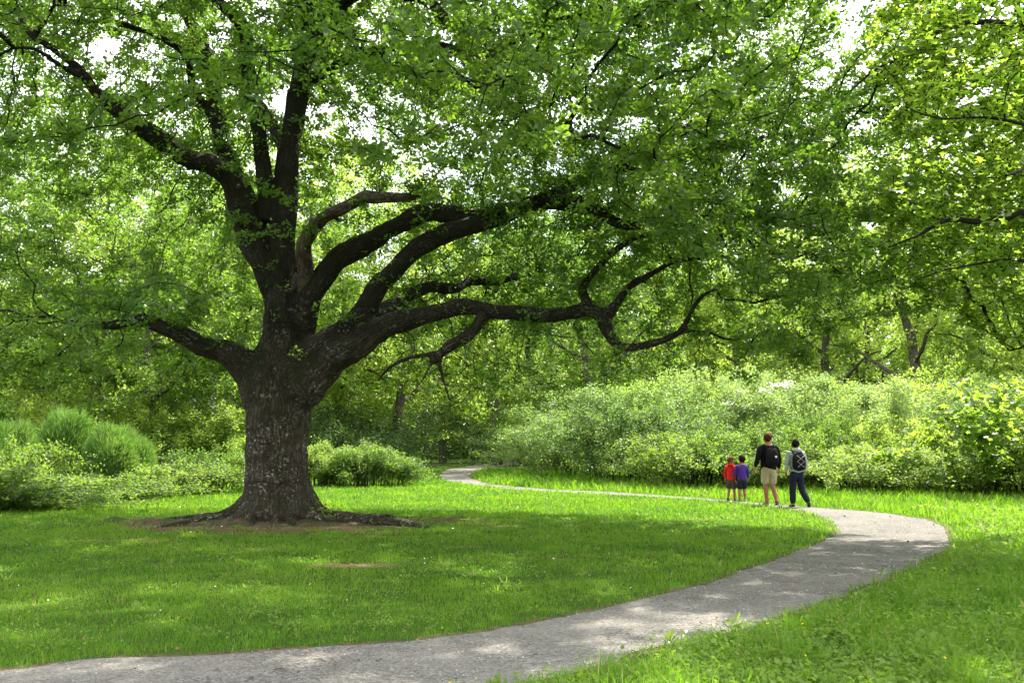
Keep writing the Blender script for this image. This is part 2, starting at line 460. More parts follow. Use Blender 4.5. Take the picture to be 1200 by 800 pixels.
def strip(name, A, B, z, mat, cols=6):
    n = len(A); V = []
    for t in np.linspace(0, 1, cols): V.append(A * (1 - t) + B * t)
    V = np.stack(V, 1).reshape(-1, 3); V[:, 2] = z
    i = np.arange(n - 1)[:, None] * cols + np.arange(cols - 1)[None]
    Fq = np.stack([i, i + 1, i + cols + 1, i + cols], -1).reshape(-1, 4)
    return link(name, raw_mesh(name, V, Fq, 4), mat)
def widen(A, B, d):
    D = norm(B - A) * d
    return A - D, B + D
tag(strip('path', IN, OUT, .008, M['path']), kind='structure')
A2, B2 = widen(IN, OUT, .13)
tag(strip('path_verge', A2, B2, .004, M['soil']), kind='structure')
gv = []
S_ = 700
gm = raw_mesh('ground', np.array([(-S_, -200, 0), (S_, -200, 0), (S_, 1200, 0), (-S_, 1200, 0)]), np.array([(0, 1, 2, 3)]), 4)
tag(link('ground', gm, M['ground']), kind='structure')

PATH_POLY = np.concatenate([IN[:, :2], OUT[::-1, :2]])
def in_poly(P, Q):
    x, y = P[:, 0], P[:, 1]; ins = np.zeros(len(P), bool)
    x1, y1 = Q[:, 0], Q[:, 1]; x2, y2 = np.roll(x1, -1), np.roll(y1, -1)
    for a, b, c, d in zip(x1, y1, x2, y2):
        if b == d: continue
        m = ((b > y) != (d > y)); 
        ins[m] ^= x[m] < (c - a) * (y[m] - b) / (d - b) + a
    return ins
# raster of the distance to the path, for the grass
GX0, GX1, GY0, GY1, GS = -30., 40., 0., 90., .1
gx = np.arange(GX0, GX1, GS); gy = np.arange(GY0, GY1, GS)
GG = np.stack(np.meshgrid(gx, gy), -1).reshape(-1, 2)
inside = in_poly(GG, PATH_POLY).reshape(len(gy), len(gx))
def dilate(m, k):
    o = m.copy()
    for _ in range(k):
        q = o.copy(); q[1:] |= o[:-1]; q[:-1] |= o[1:]; q[:, 1:] |= o[:, :-1]; q[:, :-1] |= o[:, 1:]; o = q
    return o
near1 = dilate(inside, 2)
def lookup(m, P):
    i = np.clip(((P[:, 1] - GY0) / GS).astype(int), 0, m.shape[0] - 1); j = np.clip(((P[:, 0] - GX0) / GS).astype(int), 0, m.shape[1] - 1)
    return m[i, j]
# the verge outside the bend (uncut grass) against the mown lawn inside it
BIG_OUT = np.concatenate([OUT[:, :2], [(60, 90), (60, -5), (-40, -5)]])
def earth_amount(P):
    q = np.c_[P, np.zeros(len(P))]
    d = np.hypot((P[:, 0] - OX) / 3.1, (P[:, 1] - OY + 1.1) / 1.7) + (vnoise(q, 1.5, 5) - .5) * .8 + (vnoise(q, 5, 6) - .5) * .5
    e = np.clip(1.25 - d, 0, 1) * 1.6
    for (cx_, cy_, a, b) in EARTH:
        c = (cx_, cy_)
        e = np.maximum(e, 1.0 * np.clip(1.3 - (np.hypot((P[:, 0] - c[0]) / a, (P[:, 1] - c[1]) / b) + (vnoise(q, 3, 8) - .5)), 0, 1))
    return np.clip(e, 0, 1)

def grass_field(name, n, y0, y1, tall, label):
    """blades with density ~ 1 / distance^2 so that near ones are single blades, far ones tufts"""
    u = rng.random(n); Y = y0 * (y1 / y0) ** u
    X = (rng.random(n) * 2 - 1) * (Y * .56 + 2.0)
    P = np.stack([X, Y], 1)
    q = np.c_[P, np.zeros(n)]
    vergeside = in_poly(P, BIG_OUT)
    keep = ~lookup(inside, P) & (vergeside if tall else ~vergeside)
    # thin next to the path and over bare earth
    keep &= ~(lookup(near1, P) & (rng.random(n) < .55))
    keep &= rng.random(n) > earth_amount(P) * .97
    patch = vnoise(q, .7, 11); keep &= rng.random(n) < .55 + .8 * patch
    P, Y, q, patch = P[keep], Y[keep], q[keep], patch[keep]; n = len(P)
    clump = vnoise(q, 2.2, 12); fine = vnoise(q, 7, 13)
    k = np.clip(Y / 9, .8, 6)
    if tall:
        h = (.05 + .17 * rng.random(n) ** 2.2) * (.5 + .9 * clump) * (.6 + .8 * fine) + .02
        edge_ = lookup(dilate(inside, 4), P); h[edge_] *= .6
        far_ = np.clip((Y - 14) / 10, 0, 1); h = h * (1 - .35 * far_)
        w = .0036 * k * np.where(rng.random(n) < .12, 1.9, 1)
    else:
        h = (.022 + .04 * rng.random(n)) * (.6 + .8 * clump) * (.7 + .5 * fine)
        h[rng.random(n) < .012] *= 2.6
        h[lookup(near1, P)] *= 1.5
        w = .0032 * k
    h = h * (1 + .04 * np.clip(Y - 12, 0, 30))
    w = w * (.7 + .6 * rng.random(n))
    a = rng.random(n) * 2 * math.pi; lean = rng.normal(size=(n, 2)) * (.45 if tall else .5)
    side = np.stack([np.cos(a), np.sin(a), np.zeros(n)], 1) * w[:, None]
    base = np.c_[P, np.full(n, -.005)]
    tip = base + np.c_[lean * h[:, None], h]
    mid = base + np.c_[lean * h[:, None] * .28, h * .58]
    V = np.stack([base - side, base + side, mid + side * .8, mid - side * .8, tip], 1).reshape(-1, 3)
    i = np.arange(n)[:, None] * 5
    Fq = np.concatenate([np.concatenate([i, i + 1, i + 2, i + 3], 1), np.concatenate([i + 3, i + 2, i + 4, i + 4], 1)])
    # the top is a triangle: store all as triangles
    Ft = np.concatenate([np.concatenate([i, i + 1, i + 2], 1), np.concatenate([i, i + 2, i + 3], 1), np.concatenate([i + 3, i + 2, i + 4], 1)])
    var = np.clip(.7 * clump * rng.random(n) + .9 * (patch - .35) + .4 * (fine - .5) + rng.random(n) * .35 + .08, 0, 1)
    var = np.minimum(var, .9); var[rng.random(n) < (.035 if tall else .02)] = 1
    me = raw_mesh(name, V, Ft, 3, {'var': ('FACE', np.tile(var, 3))})
    o = link(name, me, M['grass'])
    return tag(o, label, 'grass', kind='stuff')
grass_field('grass', 620000, 5.2, 62, False, 'short mown green grass of the lawn around the oak')
grass_field('verge_grass', 520000, 4.6, 62, True, 'longer uncut grass outside the bend of the gravel path')

# broad-leaved weeds in the uncut verge, a few in the lawn
def weeds(name, n, ylo, yhi, tall, size, label, seed):
    P0 = []
    while len(P0) < n:
        y = ylo * (yhi / ylo) ** rng.random(); x = (rng.random() * 2 - 1) * (y * .56 + 1)
        p = np.array([[x, y]])
        if lookup(inside, p)[0] or (in_poly(p, BIG_OUT)[0] != tall): continue
        if vnoise(np.array([[x, y, 0]]), .8, seed)[0] < .42: continue
        P0.append((x, y, 0))
    P0 = np.array(P0); Ps, Xs, Ys, Zs, va = [], [], [], [], []
    for p in P0:
        m = rng.integers(4, 9); s0 = size * (.4 + 1.3 * rng.random() ** 2); a0 = rng.random() * 6; v0 = rng.random() * .7
        for j in range(m):
            a = a0 + j * 2.4 + rng.normal() * .2; el = .25 + rng.random() * .9
            y = np.array([math.cos(a) * math.cos(el), math.sin(a) * math.cos(el), math.sin(el)])
            x = np.array([-math.sin(a), math.cos(a), 0.]); z = np.cross(x, y)
            s = s0 * (.7 + .5 * rng.random()); w = s * (.15 + .42 * rng.random())
            Ps.append(p + [0, 0, .0 + (.09 * rng.random() if tall else 0)]); Xs.append(x * w); Ys.append(y * s); Zs.append(z * s); va.append(np.clip(v0 + rng.random() * .3, 0, 1))
    T = np.array([(0, 0, 0), (.22, .35, .04), (.3, .65, .05), (.14, .92, 0), (0, 1, -.05), (-.14, .92, 0), (-.3, .65, .05), (-.22, .35, .04)])
    me = scatter(name, T, OAKF, np.array(Ps), np.array(Xs), np.array(Ys), np.array(Zs), np.array(va))
    return tag(link(name, me, M['weed']), label, 'weeds', kind='stuff')
weeds('verge_weeds', 1900, 5.2, 30, True, .07, 'broad leaved weeds among the uncut verge grass', 31)
weeds('lawn_weeds', 420, 7, 20, False, .075, 'scattered plantain leaves in the mown lawn', 32)

# flower specks: daisies and buttercups, fallen leaves
def specks(name, n, size, mat, ylo, yhi, tall, zr, label, cat, seed, any_side=False):
    Ps = []
    while len(Ps) < n:
        y = ylo * (yhi / ylo) ** rng.random(); x = (rng.random() * 2 - 1) * (y * .56 + 1)
        p = np.array([[x, y]])
        if not any_side and (lookup(inside, p)[0] or in_poly(p, BIG_OUT)[0] != tall): continue
        if vnoise(np.array([[x, y, 0]]), .5, seed)[0] < .48: continue
        Ps.append((x, y, zr[0] + (zr[1] - zr[0]) * rng.random()))
    P = np.array(Ps)
    T = np.array([(math.cos(k * math.pi / 3) * .5, math.sin(k * math.pi / 3) * .5, .1 * (k % 2)) for k in range(6)])
    X, Y, Z = leaf_axes(len(P), 1.6)
    s = (size * (.7 + .6 * rng.random((len(P), 1)))) * np.clip(P[:, 1:2] / 12, 1, 2.2)
    me = scatter(name, T, [(0, 1, 2, 3, 4, 5)], P, X * s, Y * s, Z * s, rng.random(len(P)))
    return tag(link(name, me, M[mat] if isinstance(mat, str) else mat), label, cat, kind='stuff')
specks('daisies', 60, .02, 'fleck', 7, 40, True, (.05, .12), 'tiny white daisies dotted over the uncut verge', 'flowers', 41)
specks('lawn_daisies', 90, .016, 'fleck', 9, 30, False, (.04, .06), 'tiny white daisies dotted over the mown lawn', 'flowers', 42)
specks('buttercups', 22, .018, 'petal', 6, 26, True, (.08, .2), 'small yellow buttercups in the uncut verge', 'flowers', 43)
M['litter'] = plain('dry leaf litter', (.20, .11, .05), .9, .2, .5, 30)
specks('leaf_litter', 300, .03, 'litter', 6, 28, False, (.012, .03), 'brown fallen leaves scattered on path and lawn', 'leaf litter', 44, True)

# low rugged mound of roots and earth round the foot of the oak
gx_ = np.arange(-4.2, 5.0, .05); gy_ = np.arange(-2.2, 1.8, .05)
MG = np.stack(np.meshgrid(gx_, gy_), -1).reshape(-1, 2); q3 = np.c_[MG, MG[:, 0] * 0]
dd = np.hypot(MG[:, 0] / 2.3, (MG[:, 1] + .1) / 1.25)
hm = .20 * np.clip(1.15 - dd, 0, 1)
arm = np.hypot(np.maximum(np.abs(MG[:, 0] - 2.2) - 1.4, 0) / .5, (MG[:, 1] + .05 + .25 * np.sin(MG[:, 0] * 1.7)) / .32)
hm = np.maximum(hm, .06 * np.clip(1.2 - arm, 0, 1))
arm = np.hypot(np.maximum(np.abs(MG[:, 0] + 2.3) - .9, 0) / .5, (MG[:, 1] + .35 + .2 * np.sin(MG[:, 0] * 2.1)) / .3)
hm = np.maximum(hm, .12 * np.clip(1.2 - arm, 0, 1))
hm = hm * (.5 + .9 * vnoise(q3, 1.8, 71)) * (.7 + .5 * vnoise(q3, 6, 72)) + (vnoise(q3, 14, 73) - .5) * .03 * (hm > .01) - .02
ny, nx = len(gy_), len(gx_)
i = (np.arange(ny - 1)[:, None] * nx + np.arange(nx - 1)[None]).ravel()
FM = np.stack([i, i + 1, i + nx + 1, i + nx], 1)
kp = hm[FM].max(1) > -.012
VM = np.c_[MG + [OX, OY], hm]
tag(link('earth_mound', raw_mesh('earth_mound', VM, FM[kp], 4, None, True), M['soil']), kind='structure')
# a long root ridge showing in the lawn

WIDE = dilate(inside, 4)
# clover and dock leaves low in the uncut verge
def clover(name, n, ylo, yhi, tall, size, label, seed):
    rng_ = np.random.default_rng(seed); Ps = []
    cen_ = []
    while len(cen_) < n:
        y = ylo * (yhi / ylo) ** rng_.random(); x = (rng_.random() * 2 - 1) * (y * .56 + 1)
        p = np.array([[x, y]])
        if lookup(inside, p)[0] or in_poly(p, BIG_OUT)[0] != tall: continue
        if lookup(WIDE, p)[0]: continue
        cen_.append((x, y))
    for x, y in cen_:
        m = rng_.integers(12, 60); s = .06 + .16 * rng_.random()
        Ps.append(np.c_[x + rng_.normal(size=m) * s, y + rng_.normal(size=m) * s, (.04 + .05 * rng_.random(m)) * (1.5 if tall else .8)])
    P = np.concatenate(Ps); P = P[~lookup(inside, P[:, :2])]
    T = np.array([(0, 0, 0), (.42, .25, .05), (.5, .7, .02), (0, 1, 0), (-.5, .7, .02), (-.42, .25, .05)])
    X, Y, Z = leaf_axes(len(P), 1.4); s = size * (.5 + .9 * rng_.random((len(P), 1))) * np.clip(P[:, 1:2] / 12, .9, 1.6)
    me = scatter(name, T, [(0, 1, 2, 3, 4, 5)], P, X * s, Y * s, Z * s, np.clip(.3 + .7 * rng_.random(len(P)), 0, 1))
    return tag(link(name, me, M['weed']), label, 'weeds', kind='stuff')
clover('verge_clover', 900, 5, 24, True, .034, 'low patches of clover leaves in the uncut verge', 51)
clover('lawn_clover', 420, 7, 22, False, .022, 'low patches of clover leaves in the mown lawn', 52)

# loose stones lying on the path
rs_ = np.random.default_rng(91); n = 60000
Y_ = 5.5 * (34 / 5.5) ** rs_.random(n); X_ = (rs_.random(n) * 2 - 1) * (Y_ * .56 + 1)
PS = np.c_[X_, Y_]; PS = PS[lookup(inside, PS)]
kk = vnoise(np.c_[PS, PS[:, 0] * 0], 1.2, 92) + .5 * vnoise(np.c_[PS, PS[:, 0] * 0], 5, 93); PS = PS[rs_.random(len(PS)) < np.clip((kk - .55) * 2.2, .12, 1)]
T_ = np.array([(.5, 0, 0), (.12, .48, 0), (-.45, .2, 0), (-.3, -.4, 0), (.25, -.42, 0), (.05, .02, .42), (.2, .2, .3), (-.2, -.1, .34)])
TF_ = [(0, 6, 5), (0, 1, 6), (1, 5, 6), (1, 2, 5), (2, 7, 5), (2, 3, 7), (3, 5, 7), (3, 4, 5), (4, 0, 5)]
a_ = rs_.random(len(PS)) * 6.28; s_ = (.006 + .016 * rs_.random(len(PS)) ** 3)[:, None] * np.clip(PS[:, 1:2] / 9, .8, 1.8)
Xa = np.c_[np.cos(a_), np.sin(a_), a_ * 0] * s_; Ya = np.c_[-np.sin(a_), np.cos(a_), a_ * 0] * s_; Za = np.c_[a_ * 0, a_ * 0, a_ * 0 + 1] * s_
gs = NT('loose stones'); av = gs.n('ShaderNodeAttribute', attribute_name='var').outputs['Fac']
M['stone'] = gs.done(gs.principled(**{'Base Color': gs.ramp(av, [(0, (.06, .055, .05)), (.7, (.27, .26, .24)), (1, (.42, .40, .37))]), 'Roughness': .9, 'Specular IOR Level': .2}))
tag(link('gravel', scatter('gravel', T_, TF_, np.c_[PS, np.full(len(PS), .007)], Xa, Ya, Za, rs_.random(len(PS))), M['stone']), 'loose grey gravel lying on the path', 'gravel', kind='stuff')
# short dry twigs dropped on lawn and path
tt = Tubes()
for k in range(90):
    y = 6.5 * (24 / 6.5) ** rs_.random(); x = (rs_.random() * 2 - 1) * (y * .56) - .5; a = rs_.random() * 6.28; l = .04 + .12 * rs_.random() ** 2
    z = .014; p0 = np.array([x, y, z + (.02 if not lookup(inside, np.array([[x, y]]))[0] else 0)]); d_ = np.array([math.cos(a), math.sin(a), 0])
    tt.add([p0, p0 + d_ * l * .5 + [.01, .01, .01], p0 + d_ * l], [.0035, .003, .0015], 4)
tag(link('fallen_twigs', tt.mesh('fallen_twigs'), M['dead']), 'short dry twigs fallen on lawn and path', 'twigs', kind='stuff')
# ------------------------------------------------------------ the old oak
D = OY
def limb(px, wpx, dy=None, D0=D, wob=.0, seed=0):
    """centre line by (x, y) in the photo and depth offset from the trunk; widths in px"""
    n = len(px); dy = dy if dy is not None else [0] * n
    dy = np.interp(np.linspace(0, 1, n), np.linspace(0, 1, len(dy)), dy)
    w = np.interp(np.linspace(0, 1, n), np.linspace(0, 1, len(wpx)), wpx)
    rows = []
    for (x, y), o, ww in zip(px, dy, w):
        p = at(x, y, D0 + o); rows.append((*p, ww / 2 / F * (D0 + o)))
    return spline(rows, .16, wob, seed)
LIMBS = [
 # px list, widths, depth offsets
 ('trunk', [(326, 640), (326, 612), (325, 590), (325, 560), (325, 530), (326, 500), (328, 470), (330, 445), (332, 420), (333, 395), (333, 370), (333, 345)], [98, 90, 82, 75, 70, 70, 76, 82, 71, 54, 49, 47], [0]),
 ('stem', [(333, 385), (330, 330), (328, 300), (332, 265), (336, 230), (338, 190), (345, 140), (356, 80), (368, 25), (380, -40), (395, -110), (400, -200)], [46, 45, 39, 31, 29, 27, 27, 26, 24, 22, 16, 10], [0, .1, 0, .2, .6, 1]),
 ('A', [(334, 400), (326, 355), (312, 310), (297, 275), (280, 235), (262, 205), (238, 188), (215, 180), (190, 166), (165, 152), (150, 140), (125, 118), (108, 105), (92, 85), (62, 62), (40, 45), (25, 15), (12, -10)], [24, 30, 30, 28, 26, 24, 22, 24, 22, 22, 20, 14, 12, 10, 9, 8, 6], [0, 0, -.6, -1.4, -2.2, -2.6, -2.6]),
 ('A2', [(104, 104), (95, 92), (72, 85), (45, 65), (22, 58), (0, 68)], [10, 8, 6, 5], [-2.6, -3]),
 ('A3', [(40, 30), (55, 10), (62, 2), (75, 5)], [7, 5], [-2.8, -3]),
 ('B', [(318, 310), (298, 260), (280, 215), (268, 190), (258, 160), (250, 110), (240, 60), (222, 20), (205, -20), (180, -90)], [22, 22, 20, 19, 19, 18, 18, 16, 13, 9], [0, .8, 1.6, 2.4, 3]),
 ('B2', [(256, 150), (235, 120), (225, 85), (210, 60), (185, 40), (150, 30), (100, 28), (40, 30), (-10, 35)], [12, 10, 8, 7, 5], [1.8, 1.4, 1, .5]),
 ('C', [(316, 260), (310, 200), (305, 150), (297, 110), (292, 70), (284, 40), (268, 15), (250, -10), (225, -60)], [22, 19, 18, 18, 17, 17, 16, 12, 8], [0, -.4, -1, -1.6, -2]),
 ('D2', [(352, 95), (385, 80), (410, 68), (435, 60), (470, 55), (505, 48), (550, 52), (600, 48), (650, 30), (700, 5)], [17, 15, 14, 12, 10, 9, 7, 5], [.3, -.5, -1.6, -3, -4]),
 ('E', [(345, 385), (358, 345), (360, 318), (354, 290), (359, 272), (372, 258), (395, 246), (420, 236), (445, 231), (478, 235)], [20, 20, 18, 17, 16, 15, 14, 14, 12], [0, -.35, -.9, -1.4, -1.8, -2]),
 ('F', [(338, 415), (356, 370), (372, 340), (391, 312), (415, 291), (447, 272), (480, 259), (515, 252), (555, 251), (600, 243), (640, 236), (665, 238), (690, 247), (716, 258), (745, 262), (790, 252), (840, 258)], [40, 34, 29, 26, 25, 24, 23, 22, 21, 19, 18, 17, 14, 12, 9, 6], [0, -.3, -.8, -1.4, -2, -2.4]),
 ('G', [(345, 430), (375, 412), (400, 395), (420, 378), (436, 352), (450, 330), (470, 309), (497, 289), (525, 275), (555, 266), (588, 256), (620, 246), (655, 241), (690, 250)], [46, 38, 32, 28, 26, 24, 24, 22, 20, 17, 14, 9], [0, -.5, -1, -1.4, -1.6]),
 ('H', [(330, 465), (355, 446), (380, 425), (405, 408), (430, 392), (460, 378), (500, 366), (535, 362), (575, 365), (620, 369), (660, 369), (690, 366), (705, 371), (714, 385), (735, 402), (770, 399), (800, 387), (812, 368), (824, 348), (838, 336)], [66, 52, 43, 38, 34, 28, 23, 20, 18, 17, 16, 16, 18, 16, 12, 10, 8, 7, 6, 4], [0, -.6, -1.2, -1.8, -2.2, -2.6, -3]),
 ('H2', [(702, 372), (716, 356), (735, 338), (755, 328), (772, 318), (800, 308), (840, 296)], [14, 11, 9, 7, 5], [-2.5, -2.8, -3.2]),
 ('H3', [(680, 366), (672, 345), (678, 330), (700, 308), (722, 290), (745, 277), (775, 270), (810, 272), (850, 262)], [12, 10, 9, 8, 6, 5], [-2.4, -2, -1.5]),
 ('H4', [(795, 390), (820, 390), (832, 392)], [6, 3], [-2.9, -3]),
 ('I', [(320, 460), (300, 442), (282, 424), (262, 411), (240, 404), (220, 394), (205, 384), (185, 379), (160, 378), (136, 384), (105, 380), (70, 372)], [64, 46, 34, 28, 25, 23, 22, 18, 14, 12, 9, 6], [0, -.4, -.9, -1.2, -1.3]),
 ('K', [(556, 366), (550, 388), (540, 402), (524, 412), (514, 420), (500, 420), (480, 424), (462, 432), (446, 446)], [13, 14, 16, 14, 8, 7, 6, 4], [-2, -1.8, -1.6]),
 ('K2', [(516, 420), (506, 436), (495, 455), (482, 466)], [7, 4, 3], [-1.7, -1.9]),
 ('K3', [(518, 422), (524, 445), (530, 470), (530, 498)], [6, 4, 3], [-1.7, -1.6]),
 ('L', [(640, 240), (690, 215), (740, 190), (785, 162), (830, 140), (862, 120), (888, 96), (915, 85)], [16, 15, 14, 13, 10, 8, 5], [-2, 0, 1.6, 2.4]),
 ('L2', [(838, 138), (860, 132), (890, 128), (920, 120)], [7, 5, 4], [1.8, 2]),
 ('M', [(700, 210), (770, 190), (830, 176), (860, 166), (900, 160), (930, 172), (950, 190), (965, 215)], [14, 12, 10, 9, 7, 5], [-.5, 0, .5]),
 ('N', [(362, 20), (430, -10), (500, 0), (552, 55), (572, 70), (585, 84), (592, 106), (606, 125), (625, 140), (655, 151)], [18, 16, 14, 13, 12, 10, 8, 6], [.5, -1.5, -3.5, -4.5, -5]),
 ('O', [(375, 0), (500, -60), (640, -40), (700, 0), (750, 28), (800, 16), (868, 4)], [24, 20, 16, 12, 9, 6], [.6, 1, 1]),
 ('Pf', [(353, 90), (358, 50), (370, -30), (420, -140), (480, -300)], [16, 18, 16, 13, 10], [-.2, -2, -4.5, -7]),
 ('Pr', [(350, 70), (450, -60), (560, -180), (700, -260)], [24, 20, 16, 10], [0, -2, -4, -6]),
 ('Pb', [(342, 160), (350, 110), (380, 60), (430, 0), (470, -40)], [14, 15, 12, 8], [.4, 2.5, 5, 8]),
 ('Pb2', [(334, 190), (315, 140), (270, 90), (200, 40), (120, 0)], [14, 14, 12, 8], [.4, 3, 6, 8.5]),
 ('Q', [(420, 375), (470, 350), (530, 335), (600, 325), (660, 312)], [20, 15, 11, 7], [-1, 1, 3, 5]),
]
nodes, parents, radii, traced = [], [], [], []
for name, px, w, dy in LIMBS:
    # root offset: each limb starts at the nearest point of what is already there
    L = limb(px, w, dy, wob=.0 if name in ('trunk', 'stem') else .24, seed=len(name) + len(px))
    if nodes and name != 'trunk':
        A = np.array(nodes); j = int(np.argmin(np.linalg.norm(A - L[0, :3], axis=1)))
        shift = A[j] - L[0, :3]
        f = np.clip(1 - np.arange(len(L)) / max(6, len(L) * .35), 0, 1)[:, None]
        if name in ('L', 'M', 'L2', 'H2', 'H3', 'H4', 'K', 'K2', 'K3', 'A2', 'A3', 'B2', 'N', 'O'): L[:, :3] += shift * f
        p0 = j
    else: p0 = -1
    base = len(nodes)
    for i, r in enumerate(L):
        nodes.append(r[:3]); radii.append(r[3]); parents.append(p0 if i == 0 else base + i - 1)
    traced.append((name, L))
nodes = np.array(nodes); radii = np.array(radii); parents = np.array(parents)

# where the crown carries leaves (rows: height bands of the view, columns: across)
GRID = np.array([
 [.9, 1., 1., 1., 1., 1., 1., 1., 1., 1., 1., .5],
 [.42, .60, .80, .8, .8, 1., 1., 1., .8, .85, .75, .2],
 [.30, .55, .55, .55, .6, .9, 1., 1., .85, .9, .6, 0.],
 [.05, .10, .15, .10, .15, .7, 1., 1., .8, .75, .45, 0.],
 [.10, .50, .6, .12, .10, .42, .5, .5, .65, .7, .25, 0.],
 [.12, .16, .05, 0., .6, .9, .25, .3, .2, .06, 0., 0.],
 [.0, .0, 0., 0., .02, .04, .0, .0, .0, .0, 0., 0.]])
def gridval(px, py):
    gxx = np.clip(px / 100 - .5, 0, 10.999); gyy = np.clip(py / 100 + .5, 0, 5.999)
    i, j = gyy.astype(int), gxx.astype(int); fy, fx = gyy - i, gxx - j
    g = GRID
    return g[i, j] * (1 - fy) * (1 - fx) + g[i + 1, j] * fy * (1 - fx) + g[i, j + 1] * (1 - fy) * fx + g[i + 1, j + 1] * fy * fx
NA = 150000
A = rng.random((NA, 3)) * 2 - 1
A = A[(A ** 2).sum(1) < 1]
cen = np.array([OX + 1.2, OY - 2.2, 8.8]); rad = np.array([14.0, 10.6, 8.2])
A = A * rad + cen
px, py, dep = project(A)
inview = (py > 0) & (dep > 2)
acc = np.where(inview, gridval(px, np.maximum(py, 0)), .26)
# hollow inside, shells of foliage in layers
rr = np.sqrt((((A - cen) / rad) ** 2).sum(1))
acc *= np.clip(.25 + rr * 1.0, 0, 1)
layer = vnoise(A * np.array([1, 1, 3.0]), .40, 21) * .7 + .3 * vnoise(A * np.array([1, 1, 2.0]), 1.1, 22)
acc *= np.clip((layer - .40) * 8, 0, 1)
front = (A[:, 1] < OY - 1.0) & (px > 270) & (px < 480) & (py > 120)
acc[front] *= .10
front2 = (A[:, 1] < OY - 3.5) & (py > 200) & (px < 760)
acc[front2] *= .12
acc[(A[:, 1] < OY - 2.2) & (py > 285) & (py < 425) & (px > 640) & (px < 860)] *= .2
acc[(A[:, 1] < OY - .4) & (py > 350) & (py < 450) & (px > 110) & (px < 310)] *= .06
acc[(A[:, 1] < OY - 2.6) & (py > -20) & (py < 330) & (px < 250)] *= .12
acc[(A[:, 1] < OY - .6) & (py > -20) & (py < 150) & (px > 180) & (px < 420)] *= .3
foot = np.stack([A[:, 0] - .427 * A[:, 2], A[:, 1] - .588 * A[:, 2]], 1)
acc[(foot[:, 0] > .8) & (foot[:, 1] < 9.5)] *= .06
acc[(foot[:, 0] > 3.2) & (foot[:, 1] < 13)] *= .35
acc[(A[:, 1] < 9.5) & (py > 60)] *= .0
acc[(A[:, 1] < OY - 1.3) & (py > 320) & (py < 425) & (px > 380) & (px < 860)] *= .12
acc[(A[:, 1] < OY - 1.8) & (py > 225) & (py < 290) & (px > 440) & (px < 740)] *= .3
acc[A[:, 2] < 2.6] = 0
acc[(np.hypot(A[:, 0] - OX, A[:, 1] - OY) < 1.6) & (A[:, 2] < 7)] *= .15
tgt = 18500
prob = acc * tgt / acc.sum()
A = A[rng.random(len(A)) < prob]
EN = [i for i in range(len(nodes))]
ok_src = radii < .30
P, par = colonize(nodes, parents, A, .27, 3.2, .42, 80, up=.02, jit=.32)
r, ch = grow_wood(P, par, radii, tip=.0065, ex=2.25, rmax=.10)
# ---- wood: limbs fused by a voxel remesh, then the fine branching as tubes
tb = Tubes()
for name, L in traced:
    rr_ = L[:, 3].copy()
    if name not in ('trunk', 'stem', 'A', 'B', 'C', 'G', 'F', 'H'):
        k = min(5, len(rr_)); rr_[:k] *= np.linspace(1.25, 1, k)
    if name == 'E': continue
    tb.add(L[:, :3], rr_, 14 if rr_.max() > .15 else 8)
# buttresses and roots
roots = []
for a, ln, r0, hgt in ((200, 2.7, .30, .75), (182, 2.0, .26, .6), (225, 1.5, .28, .6), (250, 1.2, .3, .7), (275, 1.1, .3, .6), (300, 1.3, .32, .65), (325, 1.9, .30, .7), (348, 4.6, .28, .75), (5, 3.2, .30, .9), (35, 1.6, .3, .7), (80, 1.5, .3, .7), (120, 1.6, .3, .7), (155, 1.8, .3, .7), (168, 3.2, .22, .5)):
    c, s = math.cos(R(a)), math.sin(R(a)); b = random.uniform(-.25, .25)
    pts = [(OX + c * .22, OY + s * .22, hgt + .45, r0 * .8), (OX + c * .50, OY + s * .50, hgt * .55 + .05, r0 * .85), (OX + c * .85, OY + s * .85, .15, r0 * .65)]
    n = 6
    for i in range(1, n + 1):
        t = i / n; q = .85 + (ln - .85) * t; zz_ = .12 * (1 - t) ** 1.3 if ln > 1.7 else .06 * (1 - t); cc, ss = math.cos(R(a) + b * t * 2 + random.uniform(-.05, .05)), math.sin(R(a) + b * t * 2)
        pts.append((OX + cc * q, OY + ss * q, zz_ - .06 * t + random.uniform(0, .03), r0 * (.5 - .38 * t)))
    Lr = spline(pts, .12, .06, int(a)); Lr = np.array(Lr); roots.append(Lr)
    tb.add(Lr[:, :3], np.maximum(Lr[:, 3], .03), 12)
# a burr and collar where the big limbs leave the trunk
def ball(c, rx, ry, rz):
    th = np.linspace(0, math.pi, 9)
    tb.add([(c[0], c[1], c[2] - rz * math.cos(t)) for t in th], [max(.02, math.sin(t) * rx) for t in th], 12)
for x, y, o, s in ((302, 437, -.2, .36), (350, 435, -.2, .38), (325, 447, -.3, .38), (320, 405, -.2, .28), (342, 400, -.1, .28), (366, 440, -.1, .26), (286, 440, 0, .2)):
    ball(at(x, y, D + o), s, s, s * 1.1)
V, F_, B = tb.data()
tmp = bpy.data.meshes.new('tmp'); tmp.from_pydata(V.tolist(), [], [tuple(dict.fromkeys(f)) for f in F_.tolist()]); tmp.update()
ot = bpy.data.objects.new('tmp', tmp); COL.objects.link(ot)
md = ot.modifiers.new('r', 'REMESH'); md.mode = 'VOXEL'; md.voxel_size = .042; md.adaptivity = 0
m2 = ot.modifiers.new('s', 'SMOOTH'); m2.factor = .5; m2.iterations = 5
dg = bpy.context.evaluated_depsgraph_get(); ev = ot.evaluated_get(dg); em = ev.to_mesh()
nv = len(em.vertices); RV = np.empty(nv * 3, np.float32); em.vertices.foreach_get('co', RV); RV = RV.reshape(-1, 3).astype(float)
RN = np.empty(nv * 3, np.float32); em.vertices.foreach_get('normal', RN); RN = RN.reshape(-1, 3)
